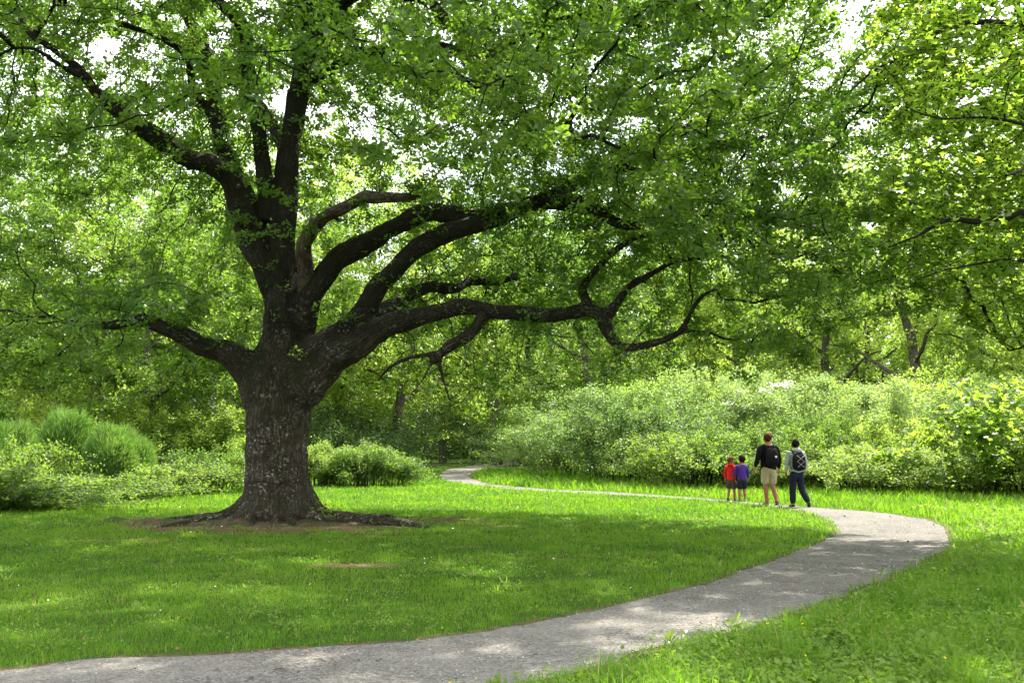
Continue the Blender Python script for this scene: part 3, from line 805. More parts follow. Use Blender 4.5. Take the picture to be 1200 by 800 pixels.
nl = len(em.loops); RF = np.empty(nl, np.int32); em.loops.foreach_get('vertex_index', RF)
lt = np.empty(len(em.polygons), np.int32); em.polygons.foreach_get('loop_total', lt)
assert (lt == 4).all(); RF = RF.reshape(-1, 4)
ev.to_mesh_clear(); bpy.data.objects.remove(ot); bpy.data.meshes.remove(tmp)
# bark coordinate from the nearest centre-line point
from mathutils.kdtree import KDTree
cl, ct, cL, cr_ = [], [], [], []
for k_, (nm, L) in enumerate(traced + [('root', q) for q in roots]):
    t = norm(np.gradient(L[:, :3], axis=0)); s = np.r_[0, np.cumsum(np.linalg.norm(np.diff(L[:, :3], axis=0), axis=1))]
    k0_ = 0
    if nm not in ('trunk', 'stem'):
        T_ = np.concatenate([traced[0][1], traced[1][1][:40]])
        for k0_ in range(len(L)):
            dd = np.linalg.norm(T_[:, :3] - L[k0_, :3], axis=1); j_ = dd.argmin()
            if dd[j_] > T_[j_, 3] * 1.02: break
    if nm == 'root': k0_ = max(k0_, 8)
    if nm == 'stem': s = s + traced_len
    if nm == 'trunk': traced_len = s[-1]
    L = L[k0_:]; t = t[k0_:]; s = s[k0_:]
    if not len(L): continue
    cl.append(L[:, :3]); ct.append(t); cL.append(s + (0 if nm in ('trunk', 'stem') else k_ * 3.7)); cr_.append(L[:, 3])
cl, ct, cL, cr_ = map(np.concatenate, (cl, ct, cL, cr_))
kd = KDTree(len(cl))
for i, p in enumerate(cl): kd.insert(p, i)
kd.balance()
near = np.fromiter((kd.find(v)[1] for v in RV), int, nv)
t = ct[near]; d = RV - cl[near]; along = (d * t).sum(1); d = d - along[:, None] * t
ref = np.cross(t, np.array([0.13, 1, .05])); ref = norm(ref); bi = np.cross(t, ref)
ang = np.arctan2((d * bi).sum(1), (d * ref).sum(1)); rad_ = np.maximum(np.linalg.norm(d, axis=1), .02)
Bk = np.stack([np.cos(ang) * rad_, np.sin(ang) * rad_, cL[near] + along], 1)
# lumps, flutes and long ridges in the surface itself
amp = np.clip(cr_[near] / .5, .1, 1)
rid = vnoise(RV * np.array([9, 9, 1.1]), 1, 3) - .5
flute = vnoise(RV * np.array([3.0, 3.0, .35]), 1, 4) - .5
lump = vnoise(RV, 2.4, 5) - .5; lump2 = vnoise(RV, 6, 6) - .5
low_ = np.exp(-np.maximum(RV[:, 2], 0) / .7)
RV += RN * (amp * (rid * .07 * (1 + low_) + flute * (.13 + .22 * low_) + lump * .12 + lump2 * .05))[:, None]
RV[:, 2] = np.maximum(RV[:, 2], -.2)
tw = Tubes()
for pts, rr2 in chains(P, par, r, ch, len(nodes)):
    mx = rr2.max(); tw.add(pts, rr2, 7 if mx > .05 else (5 if mx > .02 else 3), cap=False)
LE = [L for n_, L in traced if n_ == 'E'][0].copy()
LE[4:, :3] += (np.stack([vnoise(LE[4:, :3], 2.6, 80 + j) - .5 for j in range(3)], 1)) * .26 * np.linspace(0, 1, len(LE) - 4)[:, None]
te = Tubes(); te.add(LE[:, :3], LE[:, 3] * np.linspace(1.15, .95, len(LE)) * (1 + .18 * (vnoise(LE[:, :3], 2.5, 4) - .5)), 20)
for f_, l_ in ((.45, .35), (.62, .22), (.8, .45)):
    p_ = LE[int(len(LE) * f_)]; d_ = np.array([rng.normal() * .5 + .3, rng.normal() * .4, .9 if f_ != .62 else -.8]); d_ /= np.linalg.norm(d_)
    te.add([p_[:3], p_[:3] + d_ * l_ * .5, p_[:3] + (d_ + rng.normal(size=3) * .25) * l_], [.055, .04, .018], 7)
# jagged end of the broken limb
for k in range(7):
    e_ = LE[-1]; q_ = rng.normal(size=3) * e_[3] * .45; dd_ = LE[-1, :3] - LE[-3, :3]; dd_ = dd_ / np.linalg.norm(dd_)
    te.add([e_[:3] + q_ - dd_ * .1, e_[:3] + q_ + dd_ * .06, e_[:3] + q_ * 1.2 + dd_ * (.1 + .14 * rng.random())], [.04, .03, .008], 6)
oak = empty('oak_tree', (OX, OY, 0), 'huge old oak with massive furrowed trunk, spreading low limbs and bare roots on the lawn', 'tree')
off = np.array([OX, OY, 0])
me = raw_mesh('trunk', RV - off, RF, 4, {'bark': ('POINT', Bk)}, True)
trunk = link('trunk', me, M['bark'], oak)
ev_, ef_, eb_ = te.data()
en = vnoise(eb_ * [14, 14, 2.2], 1, 9)[:, None] - .5
me = te.mesh('broken_limb'); co_ = ev_ - off + norm(rng.normal(size=ev_.shape)) * .004 + en * .05 * np.array([0, -.3, 1]); me.vertices.foreach_set('co', co_.astype(np.float32).ravel()); me.update()
bl = link('broken_limb', me, M['dead'], oak); bl['label'] = 'bare weathered brown limb with a broken blunt end'
TV, TF_, TB = tw.data(); tri = TF_[:, 2] == TF_[:, 3]
me = raw_mesh('branches', TV - off, TF_[~tri], 4, {'bark': ('POINT', TB)}, True)
link('branches', me, M['twig'], oak)
print('oak wood', len(RV), 'grown nodes', len(P) - len(nodes), 'twig faces', len(TF_))
# ---- leaves
def leaf_points(P, par, r, k0, rmax, per, spread, stepback=1):
    """points around the fine twigs; returns positions and outward directions"""
    idx = np.where((np.arange(len(P)) >= k0) & (r < rmax) & (par >= 0))[0]
    a, b = P[par[idx]], P[idx]
    Q, O = [], []
    n = len(idx)
    for k in range(per):
        t = rng.random((n, 1)); q = a * (1 - t) + b * t
        o = rng.normal(size=(n, 3)); o[:, 2] = o[:, 2] * .4
        o = norm(o) * (rng.random((n, 1)) ** .7) * spread
        Q.append(q + o); O.append(norm(o + (b - a) * .8))
    return np.concatenate(Q), np.concatenate(O), np.concatenate([idx] * per)
LP, LO, LI = leaf_points(P, par, r, len(nodes), .022, 14, .24)
px, py, dep = project(LP)
vis = (py > -60) & (px > -80) & (px < 1300)
# the part above the view: fewer, larger leaves
keep = (vis | (rng.random(len(LP)) < .30)) & ~((py > 392) & (py < 520) & (px > 380) & (px < 860) & (rng.random(len(LP)) < .78))
# sparse where the photo shows windows through the crown
LP, LO, vis, py, px = LP[keep], LO[keep], vis[keep], py[keep], px[keep]
# small rosettes: pull the leaves together a little so that sprays read
cl_ = (vnoise(LP * [1, 1, 2.2], 2.4, 9) * 1.2 + vnoise(LP, 7, 10) * .8) * .5
k2 = rng.random(len(LP)) < np.clip((cl_ - .38) * 8, .03, 1); LP, LO, vis = LP[k2], LO[k2], vis[k2]
size = np.where(vis, .072, .15)
var = np.clip(.25 * rng.random(len(LP)) + .75 * vnoise(LP, .5, 14) + .15 * (vnoise(LP, 2, 15) - .5), 0, 1)
# tufts of young leaves on trunk and limbs
TP, TO = [], []
for nm, L in traced:
    if nm in ('Pf', 'Pr', 'Pl'): continue
    m = int(len(L) * (.42 if nm not in ('trunk', 'E') else .25))
    for k in range(m):
        i = rng.integers(0, len(L)); p = L[i]
        if nm == 'trunk' and p[2] < 3.3: continue
        if nm == 'E' and rng.random() < .8: continue
        o = rng.normal(size=3); o[2] = abs(o[2]) * .8; o = o / np.linalg.norm(o)
        c = p[:3] + o * (p[3] + .10 + .2 * rng.random()); n_ = rng.integers(15, 60); s_ = .10 + .12 * rng.random()
        q = c + rng.normal(size=(n_, 3)) * [s_, s_, s_ * .6]; TP.append(q); TO.append(norm(q - p[:3]))
TP = [q[:max(3, len(q) // 6)] for q in TP]; TO = [q[:max(3, len(q) // 6)] for q in TO]
TP = np.concatenate(TP); TO = np.concatenate(TO)
LP = np.concatenate([LP, TP]); LO = np.concatenate([LO, TO]); size = np.concatenate([size, np.full(len(TP), .07)]); var = np.concatenate([var, np.clip(.2 + .5 * rng.random(len(TP)), 0, 1)])
me = sprays('crown', LP - off, size, (OAK, OAKF), var, 6, up=.1, out=LO, flat=.35)
link('crown', me, M['oak_leaf'], oak)
print('oak leaves', len(LP) * 6, 'attractors', len(A))
# ------------------------------------------------------------ woodland trees: four kinds grown once, then copied
def tree_proto(name, seed, H, rad, base, tgt, lsize, per, mat, lean=0., fork=0, leaf=(LEAF, LEAFF), step=.5, spread=.5, barkm='far_bark', r0=.28, up=.5, thin=.40, low=0.):
    global rng
    rng = np.random.default_rng(seed); random.seed(seed)
    nodes, radii, par_, tr = [], [], [], []
    def addl(pts, p0):
        L = spline(np.array(pts), .35, .25, seed); b = len(nodes)
        for i, q in enumerate(L): nodes.append(q[:3]); radii.append(q[3]); par_.append(p0 if i == 0 else b + i - 1)
        tr.append(L); return b
    hh = H * .72
    tp = [(0, 0, -.2, r0 * 1.5), (.0, 0, .4, r0 * 1.1), (lean * .2, .1, hh * .3, r0 * .9), (lean * .6, -.1, hh * .6, r0 * .65), (lean, .2, hh, r0 * .25)]
    addl(tp, -1); n0 = len(nodes)
    nb = 7 + fork * 2
    for k in range(nb):
        i = int(n0 * (.28 + .62 * (k + .5) / nb)); p = np.array(nodes[i]); a = k * 2.4 + rng.normal() * .3
        ln = rad * (.75 - .35 * k / nb) * (.8 + .4 * rng.random()); c, s = math.cos(a), math.sin(a); rr0 = radii[i] * .6
        z = p[2]
        addl([(*p, rr0), (p[0] + c * ln * .35, p[1] + s * ln * .35, z + ln * .16, rr0 * .75), (p[0] + c * ln * .7, p[1] + s * ln * .7, z + ln * .42, rr0 * .5), (p[0] + c * ln, p[1] + s * ln, z + ln * .5, rr0 * .25)], i)
    nodes = np.array(nodes); radii = np.array(radii)
    A = rng.random((tgt * 14, 3)) * 2 - 1; A = A[(A ** 2).sum(1) < 1]
    rv = np.array([rad, rad, (H - base) / 2]); A = A * rv + [lean * .8, 0, (H + base) / 2]
    # lower part wider, lobed outline
    lob = vnoise(A, .35, seed); lay = vnoise(A * [1, 1, 1.7], .55, seed + 1)
    w = np.clip((lob - .32) * 4, 0, 1) * np.clip((lay - .36) * 5, 0, 1)
    q = A - [lean * .8, 0, (H + base) / 2]
    w *= np.clip(np.sqrt(((q / rv) ** 2).sum(1)) * 1.3, .15, 1)
    if low: w *= 1 + low * (A[:, 2] < base + (H - base) * .3)
    A = A[rng.random(len(A)) < w * tgt / w.sum()]
    P, par, = colonize(nodes, par_, A, step, step * 8, step * 1.3, 60, jit=.3)
    r, ch = grow_wood(P, par, radii, tip=.011, ex=2.2, rmax=r0 * .35)
    t = Tubes()
    for L in tr: t.add(L[:, :3], L[:, 3], 9 if L[:, 3].max() > r0 * .8 else 6, cap=False)
    for pts, rr2 in chains(P, par, r, ch, len(nodes)): t.add(pts, rr2, 4 if rr2.max() > .03 else 3, cap=False)
    tv, tf, tbk = t.data()
    wood = raw_mesh('trunk', tv, tf, 4, {'bark': ('POINT', tbk)}, True); wood.materials.append(M[barkm])
    LPp, LO, _ = leaf_points(P, par, r, len(nodes), .05, per, spread)
    cl_ = (vnoise(LPp, 1.3, 9) + vnoise(LPp, 3, 10)) * .5
    k = rng.random(len(LPp)) < np.clip((cl_ - thin) * 8, .05, 1); LPp, LO = LPp[k], LO[k]
    var = np.clip(.35 * rng.random(len(LPp)) + .6 * vnoise(LPp, .35, 14), 0, 1)
    cr = sprays('crown', LPp, lsize, leaf, var, 5, up=.1, out=LO, flat=.4); cr.materials.append(M[mat])
    print(name, 'leaves', len(LPp), 'nodes', len(P))
    return wood, cr
def put(name, proto, x, y, s, rz, label, cat='tree', group=None, parts=('trunk', 'crown'), sz=None, mats=None):
    o = empty(name, (x, y, 0), label, cat, group); o.rotation_euler.z = rz; o.scale = (s, s, sz or s)
    for nme, me in zip(parts, proto): link(nme, me, None, o)
    return o
PR = [ # kinds
 tree_proto('a', 101, 21, 7.0, 2.6, 1900, .19, 11, 'wood_leaf', .6, 0, step=.55, spread=.55, low=.8),
 tree_proto('b', 102, 24, 6.8, 4.5, 2000, .20, 11, 'wood_leaf', -1.0, 1, step=.6, spread=.58),
 tree_proto('c', 103, 17, 7.0, 1.4, 1800, .17, 11, 'wood_leaf', 1.6, 1, step=.5, spread=.5, low=1.5),
 tree_proto('d', 104, 22, 6.0, 7.0, 1600, .19, 11, 'wood_leaf', 1.8, 0, step=.6, spread=.58, r0=.34),
]
def px_x(px, d): return (px - CX) / F * d * (cp ** 2 + sp ** 2)
WG = 'broadleaf trees of the woodland beyond the shrubs'
TREES = [  # px, distance, kind, scale, turn, label
 (-70, 44, 0, 1.0, .3, 'bright green tree at the edge of the wood, outermost one left of the old oak'),
 (40, 56, 2, 1.15, 1.2, 'low branched tree rising behind the broom bushes, its crown reaching almost down to them'),
 (125, 50, 0, .95, 2.2, 'sunlit yellow green tree behind the broom, seen under the low left limb of the oak'),
 (215, 62, 1, 1.0, 3.1, 'taller tree in the gap between the broom bushes and the oak trunk'),
 (290, 54, 2, 1.0, 4.4, 'spreading tree standing just behind the old oak trunk, left of it'),
 (395, 60, 0, 1.05, 5.2, 'tree just right of the oak trunk behind the rounded bramble bush'),
 (465, 60, 2, 1.1, .8, 'drooping sunlit tree whose boughs hang over the dark hollow near the end of the path'),
 (583, 76, 3, 1.1, 1.9, 'straight ivy grown trunk at the far end of the path'),
 (630, 80, 3, 1.0, 4.0, 'leaning dark trunk just right of the ivy grown one at the path end'),
 (700, 58, 2, 1.05, 2.7, 'sunlit tree above the pale shrubs, its boughs hanging below the oak limb'),
 (790, 70, 1, 1.0, .5, 'tree behind the pale shrubs directly left of the walkers'),
 (868, 74, 0, 1.05, 3.6, 'rounded tree in the wood directly above the children'),
 (962, 64, 3, .95, 5.0, 'pale upright trunk rising from the shrubs above the woman in the grey hoodie'),
 (1015, 76, 1, 1.0, 1.4, 'slender dark trunked tree in the wood, between the pale upright trunk and the forked tree'),
 (1085, 57, 3, 1.0, 2.45, 'forked tree with pale trunk above the shrubs near the right edge'),
 (1150, 66, 0, 1.0, 4.8, 'leaning dark branched tree behind the maple sapling'),
 (1225, 54, 2, 1.05, .1, 'broad tree cut off by the right edge of the photo above the sapling'),
 (170, 46, 2, .95, 5.3, 'low bright green tree nearest the broom bushes, filling the gap left of the oak trunk'),
 (1310, 48, 0, 1.05, 1.0, 'bushy tree beyond the right edge of the photo, its crown leaning in'),
]
for px, d, k, s, rz, lab in TREES:
    put('woodland_tree', PR[k], px_x(px, d), d, s, rz, lab, 'tree', WG)
FAR = [(-180, 80, 1), (-40, 86, 0), (95, 92, 2), (190, 84, 1), (330, 88, 0), (450, 92, 1), (520, 82, 2), (650, 94, 0), (745, 88, 2), (850, 98, 1), (930, 90, 0), (1040, 95, 2), (1120, 88, 1), (1200, 92, 0), (1300, 84, 1), (1420, 80, 0)]
for j, (px, d, k) in enumerate(FAR):
    put('far_tree', PR[k], px_x(px, d), d, 1.0 + .1 * (j % 3), j * 1.3, 'distant tree deep in the wood, its leaves merging with its neighbours', 'tree', 'distant trees deep in the wood')

# far wood: nobody could count it
rng = np.random.default_rng(300)
n = 260000
xx = (rng.random(n) * 2 - 1) * 110; yy = 104 + rng.random(n) ** 1.5 * 14 + 4 * vnoise(np.c_[xx, xx * 0, xx * 0], .1, 2)
top = 17 + 10 * vnoise(np.c_[xx, yy * .3, xx * 0], .09, 3)
zz = top * rng.random(n) ** 1.25
P_ = np.c_[xx, yy, zz]; P_ = P_[rng.random(n) < np.clip((vnoise(P_, .35, 4) - .25) * 5 + np.clip((8 - P_[:, 2]) / 3, 0, 1), 0, 1)]
me = leaves('far_wood', P_, .75, (LEAF, LEAFF), rng.random(len(P_)), up=.5)
tag(link('far_wood', me, M['wood_leaf']), 'dense mass of far woodland closing the view', 'woodland', kind='stuff')

# understorey inside the wood: thicket with shade put into its leaf colour, uncountable
def thicket(name, n, x0, x1, y0, y1, hfun, seed, label, mat, size=.16):
    rng = np.random.default_rng(seed)
    xx = x0 + (x1 - x0) * rng.random(n); yy = y0 + (y1 - y0) * rng.random(n)
    h = hfun(xx, yy) * (.35 + 1.1 * vnoise(np.c_[xx, yy, xx * 0], .45, seed))
    zz = h * rng.random(n) ** .6
    P_ = np.c_[xx, yy, zz]; P_ = P_[~((np.abs(xx + .5) < 4.5) & (yy < 77))]; n = len(P_); P_ = P_[rng.random(n) < np.clip((vnoise(P_, .9, seed + 1) - .3) * 5, 0.02, 1)]
    me = leaves(name, P_, size, (LEAF, LEAFF), np.clip(vnoise(P_, .3, 3) * .7 + .3 * rng.random(len(P_)), 0, 1), up=.8)
    tag(link(name, me, M[mat]), label, 'undergrowth', kind='stuff')
thicket('undergrowth', 260000, -48, 52, 62, 92, lambda x, y: 4.2 + 0 * x, 310, 'shade-coloured undergrowth between the woodland trees', 'painted_shade_leaf', .2)
thicket('hollow_undergrowth', 60000, -24, -5.5, 50, 62, lambda x, y: 2.9 + 0 * x, 311, 'dark shade-coloured undergrowth behind the oak trunk and the rounded bush', 'painted_shade_leaf', .16)

# ------------------------------------------------------------ shrubs
def shrub_proto(name, seed, nst, w, h, nl, lsize, mat, arch=1.0, up=.7, tmpl=(LEAF, LEAFF), upright=0., tipw=0.):
    """a dome of arching stems, leaves all along their outer part"""
    rng = np.random.default_rng(seed)
    t = Tubes(); LPs, LOs, tipness = [], [], []
    lob = rng.random(8) * 6
    for k in range(nst):
        a = rng.random() * 2 * math.pi
        shape = 1 + .22 * math.sin(a * 2 + lob[0]) + .16 * math.sin(a * 3 + lob[1]) + .1 * math.sin(a * 5 + lob[2])
        ro = math.sqrt(rng.random()) * shape
        b = np.array([math.cos(a), math.sin(a), 0]) * w * .5 * ro * (.55 if not upright else .85)
        zt = h * (.55 + .55 * rng.random()) * math.sqrt(max(.05, 1 - min(.93, ro * .75) ** 2))
        c = np.array([math.cos(a + rng.normal() * .5), math.sin(a + rng.normal() * .5), 0])
        reach = w * .5 * ro * (1 - upright) * arch + .12 * w * rng.random()
        pts = []
        for u in np.linspace(0, 1, 8):
            pts.append(b + c * reach * (u ** 1.5) + np.array([0, 0, zt * (math.sin(u * math.pi * .5 * (1 + .35 * (1 - upright) * rng.random())))]))
        pts = np.array(pts); pts += rng.normal(size=pts.shape) * .03 * h * np.linspace(0, 1, 8)[:, None]
        pts[:, 2] = np.maximum(pts[:, 2], .02); pts[0, 2] = -.03
        if k % 3 == 0: t.add(pts, np.linspace(.018, .004, 8), 3, cap=False)
        m = int(nl / nst)
        u = 7 * (.12 + .88 * rng.random(m) ** .7); i = np.minimum(u.astype(int), 6); f = (u - i)[:, None]
        q = pts[i] * (1 - f) + pts[i + 1] * f
        o = rng.normal(size=(m, 3)); o = norm(o) * (rng.random((m, 1)) ** .5)
        LPs.append(q + o * (.11 + .05 * h)); LOs.append(norm(o + (pts[i + 1] - pts[i]))); 
    Pp, Oo = np.concatenate(LPs), np.concatenate(LOs)
    k = (Pp[:, 2] > .01) & (rng.random(len(Pp)) < np.clip((.55 * vnoise(Pp, 1.5, seed) + .45 * vnoise(Pp, 4., seed + 1) - .425) * 10, .015, 1)); Pp, Oo = Pp[k], Oo[k]
    var = np.clip(.35 * rng.random(len(Pp)) + .6 * vnoise(Pp, .9, 14), 0, 1)
    lm = leaves('foliage', Pp, lsize, tmpl, var, up=up, out=Oo, out_w=.7, droop=.15); lm.materials.append(M[mat])
    tv, tf, tbk = t.data(); sm = raw_mesh('stems', tv, tf, 4, {'bark': ('POINT', tbk)}); sm.materials.append(M['twig'])
    return sm, lm
def broom_proto(seed, w, h, n):
    rng = np.random.default_rng(seed)
    a = rng.random(n) * 2 * math.pi; ro = np.sqrt(rng.random(n)); 
    b = np.stack([np.cos(a) * ro * w * .38, np.sin(a) * ro * w * .38, rng.random(n) ** .8 * h * .78 * np.sqrt(np.maximum(.05, 1 - ro ** 2 * .9))], 1)
    b[:, 2] *= .45 + 1.1 * vnoise(b * [1, 1, 0], 1.5, seed)
    d = np.stack([np.cos(a) * ro * .55, np.sin(a) * ro * .55, np.ones(n)], 1) + rng.normal(size=(n, 3)) * .42; d = norm(d)
    L = (.08 + .13 * rng.random(n)) * h * np.sqrt(np.maximum(.1, 1.05 - ro ** 2)) 
    b = b + np.c_[(d * 0)[:, :2], np.zeros(n)]
    side = norm(np.cross(d, rng.normal(size=(n, 3))))
    T = np.array([(-.5, 0, 0), (.5, 0, 0), (.4, .6, 0), (0, 1, 0), (-.4, .6, 0)])
    me = scatter('foliage', T, [(0, 1, 2, 3, 4)], b, side * .014, d * L[:, None], np.cross(side, d), np.clip(.6 * rng.random(n) + 1.0 * (vnoise(b, 2.2, 3) - .3), 0, 1))
    me.materials.append(M['broom_leaf'])
    t = Tubes()
    for k in range(26):
        aa = rng.random() * 6.28; q = rng.random() * w * .25
        t.add([(0, 0, -.02), (math.cos(aa) * q * .5, math.sin(aa) * q * .5, h * .25), (math.cos(aa) * q, math.sin(aa) * q, h * .5)], [.025, .015, .008], 4, cap=False)
    tv, tf, tbk = t.data(); sm = raw_mesh('stems', tv, tf, 4, {'bark': ('POINT', tbk)}); sm.materials.append(M['twig'])
    return sm, me
SH = {
 'pale': shrub_proto('p', 401, 190, 6.5, 4.0, 90000, .10, 'pale_leaf', 1.0, .6, (LEAF, LEAFF)),
 'tall': shrub_proto('t', 402, 170, 5.5, 4.6, 90000, .10, 'pale_leaf', .8, .6, (LEAF, LEAFF), upright=.25),
 'low': shrub_proto('l', 403, 190, 4.6, 1.7, 46000, .085, 'bramble_leaf', 1.1, .7, (LEAF, LEAFF)),
 'bramble': shrub_proto('b', 404, 150, 3.2, 1.0, 26000, .08, 'bramble_leaf', 1.15, .7, (LEAF, LEAFF)),
 'round': shrub_proto('r', 409, 260, 3.0, 1.45, 42000, .075, 'bramble_leaf', .55, .7, (LEAF, LEAFF), upright=.35),
 'maple': shrub_proto('m', 405, 40, 3.8, 3.6, 4500, .17, 'maple_leaf', .9, .9, (MAPLE, MAPLEF)),
 'green': shrub_proto('g', 406, 220, 6.0, 4.0, 48000, .12, 'wood_leaf', .9, .6, (LEAF, LEAFF)),
}
BR = [broom_proto(411, 2.7, 2.4, 52000), broom_proto(412, 2.0, 2.0, 34000)]
SG = 'shrubs along the edge of the wood'
def shrub(px, d, kind, sx, sz, rz, label, group=SG, name='shrub', cat='shrub'):
    return put(name, SH[kind], px_x(px, d), d, sx, rz, label, cat, group, ('stems', 'foliage'), sz)
for a in [
 (728, 41.5, 'pale', 1.0, .95, .0, 'big pale shrub whose foot reaches the grass strip behind the far path'),
 (668, 47, 'pale', .7, .75, 1.0, 'smaller silvery shrub beside the big pale one where the path comes out'),
 (815, 36.5, 'low', 1.0, 1.1, 2.0, 'dark based leafy bush directly behind the two children'),
 (890, 36, 'low', .95, 1.2, 4.0, 'leafy bush directly behind the man in the black jacket'),
 (780, 46, 'green', 1.0, 1.12, .7, 'tall darker green shrub rising behind the big pale one'),
 (850, 45, 'pale', .95, 1.2, 2.9, 'pale feathery shrub rising above the children'),
 (915, 42, 'tall', .95, .95, 4.4, 'tall pale shrub above the man, with white blossom plates on top'),
 (985, 43, 'green', .85, .98, 1.7, 'greener rounded shrub in the middle of the thicket right of the white flecked one'),
 (1050, 40, 'tall', .95, .86, .4, 'tall shrub halfway between the woman and the maple sapling'),
 (1110, 45, 'green', 1.05, 1.15, 3.4, 'rounded green shrub below the forked tree'),
 (1190, 40, 'tall', 1.0, .9, 5.1, 'pale shrub behind the maple sapling at the right edge'),
 (1010, 33.5, 'low', 1.0, .85, .2, 'low bright bramble mound just right of the woman in the grey hoodie'),
 (1078, 34, 'low', .9, .72, 1.6, 'low bramble mound next to the bright one, halfway to the maple sapling'),
 (1145, 32.5, 'low', .95, .7, 3.0, 'low bramble mound at the foot of the maple sapling'),
 (1215, 31, 'low', 1.0, 1.0, 4.4, 'low bramble mound cut off by the right edge of the photo'),
 (1040, 37, 'green', .55, .62, 2.2, 'dark green bush behind the bramble mounds'),
 (965, 37.5, 'low', .9, 1.5, 5.2, 'bush filling the gap behind the woman'),
 (620, 74, 'green', .9, 1.1, .9, 'grey green shrub at the foot of the ivy grown trunk'),
 (652, 60, 'green', .8, .9, 2.3, 'grey green shrub left of the silvery one, behind the grass strip'),
 (432, 37.5, 'round', 1.0, 1.0, .5, 'rounded pale leaved bush on the lawn right of the oak trunk'),
 (385, 38.2, 'round', 1.0, 1.02, 3.3, 'leafy bush half hidden by the oak trunk, joined to the rounded one'),
 (15, 24.3, 'bramble', 1.0, .6, .1, 'bramble at the left edge of the photo, nearest the mown lawn'),
 (80, 26.5, 'bramble', 1.0, .6, 1.5, 'low yellow green bramble in front of the broom'),
 (140, 29, 'bramble', 1.0, .62, 2.8, 'low bramble in front of the smaller broom bush'),
 (200, 31.5, 'bramble', 1.1, .95, 4.0, 'bramble between the smaller broom and the oak trunk'),
 (255, 34, 'bramble', 1.1, 1.3, 5.0, 'bramble with tall shoots half hidden by the oak trunk'),
 (-45, 23.5, 'bramble', 1.1, 1.0, .7, 'bramble beyond the left edge, its stems leaning into view'),
 (18, 28.5, 'bramble', 1.0, 1.5, 2.0, 'whitish leaved bush between bramble and broom at the left edge'),
 (105, 44, 'green', .9, .95, .8, 'grey green shrub rising behind the broom bushes'),
 (20, 46, 'green', .9, 1.0, 2.6, 'dark green shrub behind the broom at the left edge'),
 (190, 45, 'green', .85, .85, 4.2, 'dark leaved shrub between the broom and the oak trunk'),
 (265, 46, 'green', .8, .8, 5.6, 'shaded shrub right behind the oak trunk'),
 (-60, 38, 'green', .8, .9, 5.0, 'green shrub beyond the left edge beside the broom')]:
    shrub(*a)
for px, d, k, s, rz, lab in [
 (15, 31, 0, .95, .0, 'feathery bright green broom bush at the left edge'),
 (84, 33, 0, 1.12, 2.0, 'large feathery broom bush, middle one of the clump'),
 (133, 30.5, 1, 1.1, 4.0, 'small rounded broom bush standing in front of the others'),
 (-25, 31, 0, 1.0, 1.0, 'broom bush beyond the left edge whose tips reach in'),
 (158, 35, 1, 1.1, 5.0, 'narrow broom bush at the oak end of the clump')]:
    put('broom_bush', BR[k], px_x(px, d), d, s, rz, lab, 'broom bush', 'broom bushes at the edge of the lawn', ('stems', 'foliage'))
o = shrub(1165, 29.5, 'maple', 1.0, .95, .6, 'maple sapling with large bright lobed leaves near the right edge', None, 'maple_sapling', 'sapling')
o = shrub(1250, 28.5, 'maple', 1.0, .9, 3.6, 'maple sapling cut off by the right edge of the photo', None, 'maple_sapling', 'sapling')

# flat scatters of small white faces on the tall pale shrub
rng = np.random.default_rng(77)
for (bx, by, w) in [(910, 451, 22), (899, 459, 24), (868, 460, 12), (872, 478, 12), (855, 474, 14), (925, 450, 10)]:
    c = at(bx, by, 40.5); W = w / F * 40.5 / 2; m = 160
    q = np.stack([(rng.random(m) * 2 - 1) * W * (.6 + .4 * rng.random(m)), rng.normal(size=m) * .22, rng.normal(size=m) * .07], 1)
    X, Y, Z = leaf_axes(m, 2.5)
    fl = [c_ for c_ in bpy.data.objects if c_.get('label') == 'tall pale shrub above the man, with white blossom plates on top'][0]
    bm_ = scatter('fleck', LEAF, LEAFF, q, X * .09, Y * .09, Z * .05, rng.random(m))
    b = link('fleck', bm_, M['fleck'], fl)
    b.matrix_parent_inverse = (Matrix.Translation(fl.location) @ Matrix.Rotation(fl.rotation_euler.z, 4, 'Z') @ Matrix.Diagonal((*fl.scale, 1))).inverted()
    b.location = c

# small sprouts at the foot of the oak
for (sx_, sy_, s, lab) in [(283, 612, .30, 'small leafy sprout growing against the left side of the oak foot'), (381, 613, .38, 'leafy sprout growing on the roots right of the oak trunk')]:
    c = ground(sx_, sy_); m = 110
    q = rng.normal(size=(m, 3)) * [s * .38, s * .3, s * .3] + [0, 0, s * .45]; q[:, 2] = np.abs(q[:, 2])
    o = empty('sprout', (c[0], c[1], 0), lab, 'plant')
    link('foliage', leaves('foliage', q, .09, (LEAF, LEAFF), rng.random(m), up=.8), M['wood_leaf'], o)
    t = Tubes()
    for k in range(9):
        t.add([(0, 0, -.01), tuple(q[k] * .5), tuple(q[k])], [.006, .005, .003], 4, cap=False)
    tv, tf, tbk = t.data(); link('stems', raw_mesh('stems', tv, tf, 4, {'bark': ('POINT', tbk)}), M['twig'], o)

